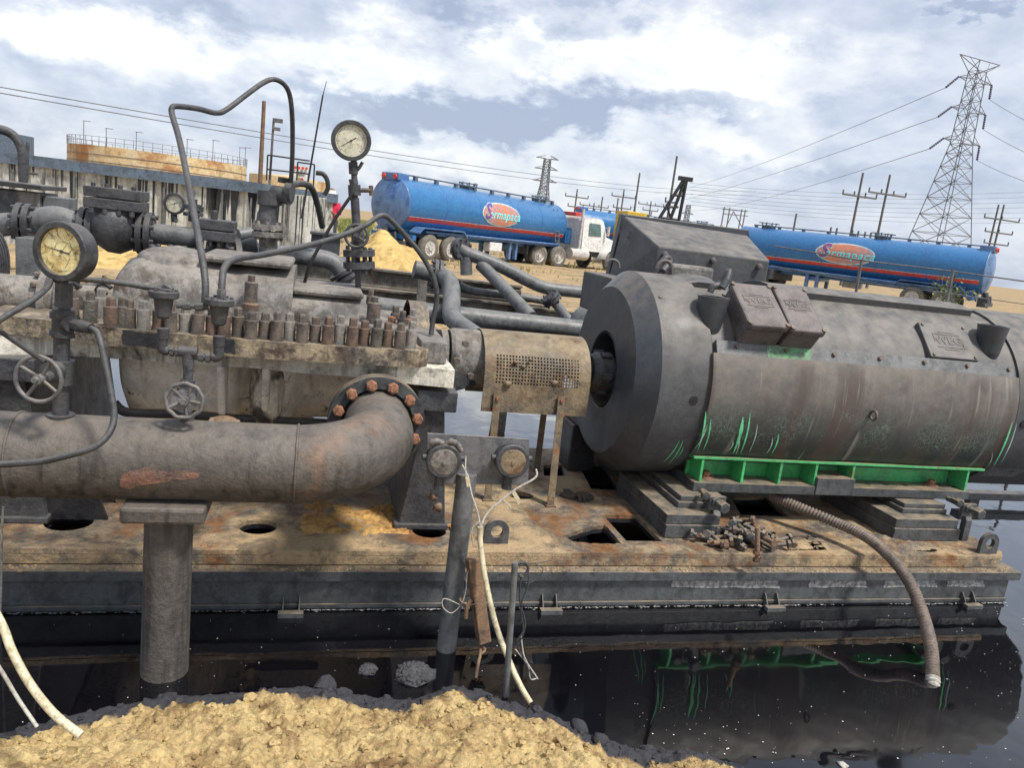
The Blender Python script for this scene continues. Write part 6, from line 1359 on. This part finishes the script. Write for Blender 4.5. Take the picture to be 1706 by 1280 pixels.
tk1 = make_truck('blue tanker truck with white cab facing right, seen whole behind the sand heap', rad(-14))
tk2 = copy_tree(tk1); tk2['label'] = 'blue tanker truck behind the motor, its rear end at the right edge of the picture'
tk3 = copy_tree(tk1); tk3['label'] = 'blue tanker mostly hidden, seen between the white cab and the dark terminal box'
for t in (tk1, tk2, tk3): t['group'] = 'blue tanker trucks'
def place(t, a, z, heading): t.location = (a[0], a[1], z); t.rotation_euler = (0, 0, heading)
A1 = W(650, 345, 30.5); B1 = W(930, 368, 38.5)
place(tk1, (A1.x, A1.y), .14, math.atan2(B1.y-A1.y, B1.x-A1.x))
A2 = W(1645, 455, 28.5); B2 = W(1262, 400, 37)
place(tk2, (A2.x, A2.y), .28, math.atan2(B2.y-A2.y, B2.x-A2.x))
A3 = W(985, 375, 52); place(tk3, (A3.x-1, A3.y), .6, rad(8))

# ================================================================ PYLONS, POLES, WIRES
def lattice(name, label, base, H_, wb, wm, hm, bar, arms, group=None, top=True, yaw=0, n=9):
    t = thing(name, label, 'pylon', base, group); m = MB(); B = Vector(base); Rz = Matrix.Rotation(yaw, 3, 'Z')
    def wdt(z): return wb+(wm-wb)*z/hm if z < hm else wm*(1-.25*(z-hm)/(H_-hm))
    def cr(z, sx, sy): w = wdt(z)/2; return B+Rz @ Vector((sx*w, sy*w, z))
    zs = [hm*(1-(1-i/n)**1.25) for i in range(n+1)]; k = 5; zs += [hm+(H_-hm)*.86*(i+1)/k for i in range(k)]
    def bar_(a, b_, r): m.rod(a, b_, r, 4)
    C4 = [(-1, -1), (1, -1), (1, 1), (-1, 1)]
    for z0, z1 in zip(zs, zs[1:]):
        for i in range(4):
            c0, c1 = C4[i], C4[(i+1) % 4]; bar_(cr(z0, *c0), cr(z1, *c0), bar*1.3); bar_(cr(z0, *c0), cr(z1, *c1), bar*.7); bar_(cr(z0, *c1), cr(z1, *c0), bar*.7); bar_(cr(z1, *c0), cr(z1, *c1), bar*.6)
    zt_ = zs[-1]
    m.build('tower_frame', M['lattice'], t); tips = []
    m = MB()
    if top:
        for s_ in (-1, 1):
            tip = B+Rz @ Vector((s_*wm*2.0, 0, H_)); 
            for sy in (-1, 1): bar_(cr(zt_, s_, sy), tip, bar); bar_(cr(zt_-1, s_, sy), tip, bar*.5) if False else None
        bar_(B+Rz @ Vector((-wm*2, 0, H_)), B+Rz @ Vector((wm*2, 0, H_)), bar)
        for s_ in (-1, 1): bar_(B+Rz @ Vector((0, 0, H_)), cr(zt_, s_, 1), bar*.8); bar_(B+Rz @ Vector((s_*wm, 0, H_)), cr(zt_, s_, -1), bar*.6)
        m.cut()
    for z, l in arms:
        for s_ in (-1, 1):
            tip = B+Rz @ Vector((s_*l, 0, z)); tips.append(tip)
            for sy in (-1, 1): bar_(cr(z, s_, sy), tip, bar*.9); bar_(cr(z+1.3*l/3.2*.6, s_, sy), tip, bar*.7)
            mid = (cr(z, s_, -1)+tip)/2; bar_(mid, cr(z+1.3*l/3.2*.6, s_, -1).lerp(tip, .5), bar*.5); bar_(cr(z, s_, -1).lerp(tip, .5), cr(z, s_, 1).lerp(tip, .5), bar*.5)
        m.cut()
    m.each('cross_arm', M['lattice'], t); return t, tips
DP = 90
tb = W(1640, 250, DP); topz = W(1632, 99, DP).z
bxp = (W(1568, 395, DP).x+W(1632, 100, DP).x)/2
az_ = [W(1622, y, DP).z for y in (134, 186, 240)]
py_, tips = lattice('transmission_pylon', 'tall steel lattice pylon with three pairs of arms at the upper right', (bxp, DP, 0), topz, 7.2, 1.9, az_[2]-.3, .06, [(az_[0], 3.1), (az_[1], 3.2), (az_[2], 3.4)], yaw=rad(8))
def ins(t, a, b_, r=.16):
    m = MB(); n = 8; prof = []
    L_ = (b_-a).length
    for k in range(n): prof += [(L_*k/n, r*.55), (L_*(k+.35)/n, r), (L_*(k+.7)/n, r*.6)]
    m.lathe(a, b_-a, [(0, 0)]+prof+[(L_, 0)], 8); m.build('insulator', M['insul'], t)
def wire(name, label, a, b_, sag, r, group, m_=None):
    a = Vector(a); b_ = Vector(b_); m = MB(); m.tube([a.lerp(b_, i/24)-Vector((0, 0, sag*4*(i/24)*(1-i/24))) for i in range(25)], r, 4, False)
    o = m.build(name, m_ or M['lattice'], org=a); tag(o, label, 'wire', group); return o
lvl = ['top', 'middle', 'lowest']
for i in range(3):
    L_, R_ = tips[2*i], tips[2*i+1]
    for s_, tip, px, py in ((0, L_, (1575, 1562, 1548)[i], (146, 195, 248)[i]), (1, R_, (1644, 1634, 1622)[i], (160, 212, 258)[i])):
        e = W(px, py, DP-1.5) if s_ == 0 else tip+Vector((-1.0, -1.2, -2.1)); ins(py_, tip, e)
        if s_ == 0: wire('power_line', 'conductor from the %s left arm of the tall pylon, running far off to the left' % lvl[i], e, W((1090, 1050, 1130)[i], (322, 345, 350)[i], 420), 3, .045, 'power lines from the tall pylon')
        else: wire('power_line', 'conductor from the %s right arm of the tall pylon, leaving the picture to the right' % lvl[i], e, W(1800, (238, 290, 330)[i], 70), .4, .03, 'power lines from the tall pylon')
wire('overhead_cable', 'upper of two thin cables crossing the sky from the left edge', W(-150, 118, 45), W(1260, 318, 170), 1.8, .028, 'thin cables across the sky'); wire('overhead_cable', 'lower of two thin cables crossing the sky from the left edge', W(-150, 128, 45), W(1260, 324, 170), 1.9, .028, 'thin cables across the sky')
for i in range(7): wire('distribution_line', 'thin distribution line low over the right-hand horizon, number of several parallel ones', W(1150, 305+i*6, 110), W(1800, 315+i*9, 95), 1.2, .022, 'low distribution lines on the right')
for o in [o for o in C.objects if o.name.startswith('distribution_line')]: o['label'] = 'one of the parallel thin distribution lines low above the right-hand tanker'
lattice('distant_pylon', 'small distant lattice pylon above the white truck cab', (W(908, 300, 260).x, 260, 0), W(908, 257, 260).z, 7, 2.4, 17, .13, [(18.5, 4.2), (22.5, 4.2), (26, 4.0)], top=False)
lattice('distant_pylon', 'tiny distant lattice tower right of the wooden A-frame pole', (W(1146, 350, 260).x, 260, 0), W(1146, 335, 260).z, 4, 1.5, 9, .1, [(11, 2.5), (14, 2.5)], top=False)
def ppole(px, ptop, D, arms, label, r=.11, lean=0, name='power_pole'):
    a = W(px, ptop, D); t = thing(name, label, 'pole', (a.x, D, 0), 'power poles on the horizon'); m = MB(); m.rod((a.x, D, 0), a, r*1.2, 8, r*.8); m.build('shaft', M['pole'], t)
    if arms:
        m = MB()
        for dz, l, nb in arms:
            m.box((a.x, D-.15, a.z-dz), (2*l, .12, .14))
            for k in range(nb): xx = a.x-l+2*l*(k+.0)/(max(1, nb-1)); m.rod((xx, D-.15, a.z-dz), (xx, D-.15, a.z-dz+.38), .07, 6)
        m.build('crossarm', M['pole'], t)
    return t, a
t_, a = ppole(1438, 288, 60, [(2.0, 1.7, 4)], 'power pole with three hanging fuse cutouts, left of the pair by the tall pylon'); m = MB(); m.box((a.x-.3, 59.8, a.z-5.6), (4.4, .12, .14))
for dx in (-2.3, -1.7, -.1, .5, 1.2, 1.8):
    m.rod((a.x+dx, 59.7, a.z-5.7), (a.x+dx, 59.7, a.z-4.9), .09, 6)
for dx in (-2.0, .2, 1.5): m.box((a.x+dx, 59.7, a.z-5.75), (.6, .1, .1))
m.build('fuse_arm', M['pole'], t_)
ppole(1483, 291, 60, [(1.7, 1.9, 4)], 'power pole with one crossarm, right of the pair by the tall pylon')
ppole(1128, 260, 62, [(3.8, .5, 2), (5.4, 1.9, 3), (7.3, 1.3, 3)], 'tall power pole with stepped crossarms just behind the A-frame')
ppole(1066, 288, 75, [(4.0, 1.8, 3)], 'bare power pole left of the A-frame'); ppole(1040, 315, 95, [(1.0, 1.6, 3), (2.4, 1.2, 2)], 'small double-armed power pole left of the bare pole'); ppole(1030, 330, 95, [], 'thin small pole beside the double-armed pole')
ppole(962, 315, 95, [(1.0, 1.5, 3), (2.2, 1.0, 2)], 'small power pole with two short arms above the white cab'); ppole(1673, 341, 70, [(1.6, 2.3, 3), (3.0, 1.8, 3), (4.2, 1.6, 2)], 'left pole of the twin poles at the right edge behind the tanker'); ppole(1664, 341, 70, [], 'right-hand thin pole of the twin poles at the right edge')
ppole(1327, 356, 70, [], 'short bare pole above the right-hand tanker'); ppole(1004, 328, 90, [], 'small dark pole with a floodlight above the hidden tanker')
ppole(990, 338, 110, [(.5, 2.2, 4)], 'low distant pole with one long crossarm above the white cab'); ppole(1085, 335, 110, [(.6, 2.0, 4), (1.4, 1.2, 2)], 'low distant pole left of the A-frame legs')
# A-frame wooden structure
af = thing('a_frame_pole', 'dark wooden A-frame pole structure leaning beside the tall power pole', 'pole', (W(1120, 350, 45).x, 45, 0)); m = MB()
Y = 45; tp1 = W(1142, 298, Y)
for px, py in ((1085, 385), (1108, 388), (1126, 392)): m.rod(W(px, py, Y), tp1+Vector(((px-1105)*.004, 0, 0)), .11, 8)
for (a, c) in (((1106, 345), (1130, 345)), ((1098, 362), (1128, 366)), ((1118, 325), (1136, 326)), ((1110, 340), (1120, 372))): m.rod(W(*a, Y), W(*c, Y), .07, 6)
m.box(tp1, (.9, .25, .25)); m.build('legs', M['black'], af)
# H-frame gantry
hf = thing('gantry', 'distant pale H-shaped switchyard gantry between the terminal box and the tanker', 'gantry', (W(1225, 360, 120).x, 120, 0)); m = MB(); Y = 120
for px in (1207, 1216, 1236, 1242): a = W(px, 345+(px-1207)*.12, Y); m.rod((a.x, Y, 0), a, .12, 6)
m.rod(W(1204, 348, Y), W(1246, 352, Y), .1, 6); m.rod(W(1204, 356, Y), W(1246, 360, Y), .08, 6); m.rod(W(1210, 378, Y), W(1222, 352, Y), .08, 6); m.rod(W(1222, 352, Y), W(1236, 378, Y), .08, 6); m.build('gantry_frame', M['lattice'], hf)
m = MB(); a = W(1060, 353, 48); m.b2((a.x-.6, 48, 0), (a.x+.8, 50, a.z)); tag(m.build('yellow_cabin', M['yellow'], org=(a.x, 48, 0), bev=.05), 'yellow cabin top showing just behind the dark terminal box', 'cabin')
a = W(1600, 818, 4.95); m = MB(); m.b2((a.x, 4.9, a.z-.06), (a.x+2.2, 5.0, a.z)); m.b2((a.x+.1, 4.93, -.2), (a.x+.2, 4.99, a.z-.06)); m.b2((a.x+1.2, 4.93, -.2), (a.x+1.3, 4.99, a.z-.06)); tag(m.build('steel_trestle', M['dark'], org=(a.x, 4.95, 0), bev=.004), 'dark steel trestle beam in the oil beyond the right end of the skid', 'trestle')
# fence on the right
fe = thing('wire_fence', 'wire fence with thin leaning posts between the motor and the right-hand tanker', 'fence', (10, 12, .1)); fpts = [(1290, 408, 12.0), (1436, 432, 10.5), (1588, 450, 9.8), (1760, 474, 9.2)]
for px, py, Y in fpts[1:]:
    a = W(px, py, Y); m = MB(); m.rod((a.x+.05, Y, 0.1), a, .022, 8); m.build('fence_post', M['graypipe'], fe)
m = MB()
for dz in (-.02, -.35, -.7):
    for (a, c) in zip(fpts, fpts[1:]): m.rod(W(*a)+Vector((0, 0, dz)), W(*c)+Vector((0, 0, dz)), .007 if dz < -.1 else .012, 5)
m.build('fence_wire', M['pole'], fe)
# shrub with sparse leaves by the fence
sb = thing('shrub', 'sparse green shrub with bare twigs in front of the right-hand tanker', 'shrub', G(1575, 500, .6)); m = MB(); ml = MB(); rn = random.Random(17); b0 = W(1572, 505, 10.5)
for k in range(16):
    a = rn.uniform(-1.3, 1.3); l = rn.uniform(.35, .8); e = b0+Vector((math.sin(a)*l*.7, rn.uniform(-.2, .2), math.cos(a)*l*.6)); mid = (b0+e)/2+Vector((rn.uniform(-.06, .06), 0, .05)); m.tube([b0, mid, e], .006, 5)
    for j in range(14):
        q = b0.lerp(e, rn.uniform(.3, 1))+Vector((rn.gauss(0, .05), rn.gauss(0, .05), rn.gauss(0, .05))); u = Vector((rn.gauss(0, 1), rn.gauss(0, 1), rn.gauss(0, 1))).normalized()*.035; v = Vector((rn.gauss(0, 1), rn.gauss(0, 1), rn.gauss(0, 1))).normalized()*.018; ml.add([q-u, q+v, q+u, q-v], [(0, 1, 2, 3)])
m.build('twigs', M['pole'], sb); ml.build('leaves', M['greenleaf'], sb)
# far grass
m = MB(); rn = random.Random(23)
def tuft(x, y, z, h):
    for k in range(5): a = rn.random()*6.28; w_ = h*.09; d = Vector((math.cos(a)*h*.35, math.sin(a)*h*.35, h*rn.uniform(.6, 1.1))); u = Vector((-math.sin(a), math.cos(a), 0))*w_; m.add([Vector((x, y, z))-u, Vector((x, y, z))+u, Vector((x, y, z))+d], [(0, 1, 2)])
for i in range(2600):
    x = rn.uniform(-4, 30); y = rn.uniform(14, 60); 
    if noise.noise(Vector((x*.3, y*.2, 0))) < .0: continue
    tuft(x, y, ground_z(x, y), rn.uniform(.1, .3))
for i in range(2500): x = rn.uniform(13, 24); y = rn.uniform(13, 30); tuft(x, y, ground_z(x, y), rn.uniform(.15, .4))
mg = m; m = MB()
for i in range(1500): q = W(1690+rn.gauss(0, 25), 500, 15+rn.uniform(0, 5)); tuft(q.x, q.y, ground_z(q.x, q.y), rn.uniform(.15, .38))
for i in range(900): q = W(592+rn.gauss(0, 14), 352, 45+rn.uniform(0, 60)); tuft(q.x, q.y, ground_z(q.x, q.y), rn.uniform(.25, .6))
tag(m.build('green_grass', mat('green_grass', (.24, .27, .08), (.17, .20, .06), 2, .9, 0)), 'patches of fresh green grass beyond the pit', 'grass', kind='stuff'); m = mg
tag(m.build('dry_grass', mat('dry_grass', (.42, .34, .14), (.24, .27, .08), .4, .9, 0)), 'patchy dry grass beyond the oil pit', 'grass', kind='stuff')
bpy.context.view_layer.update()
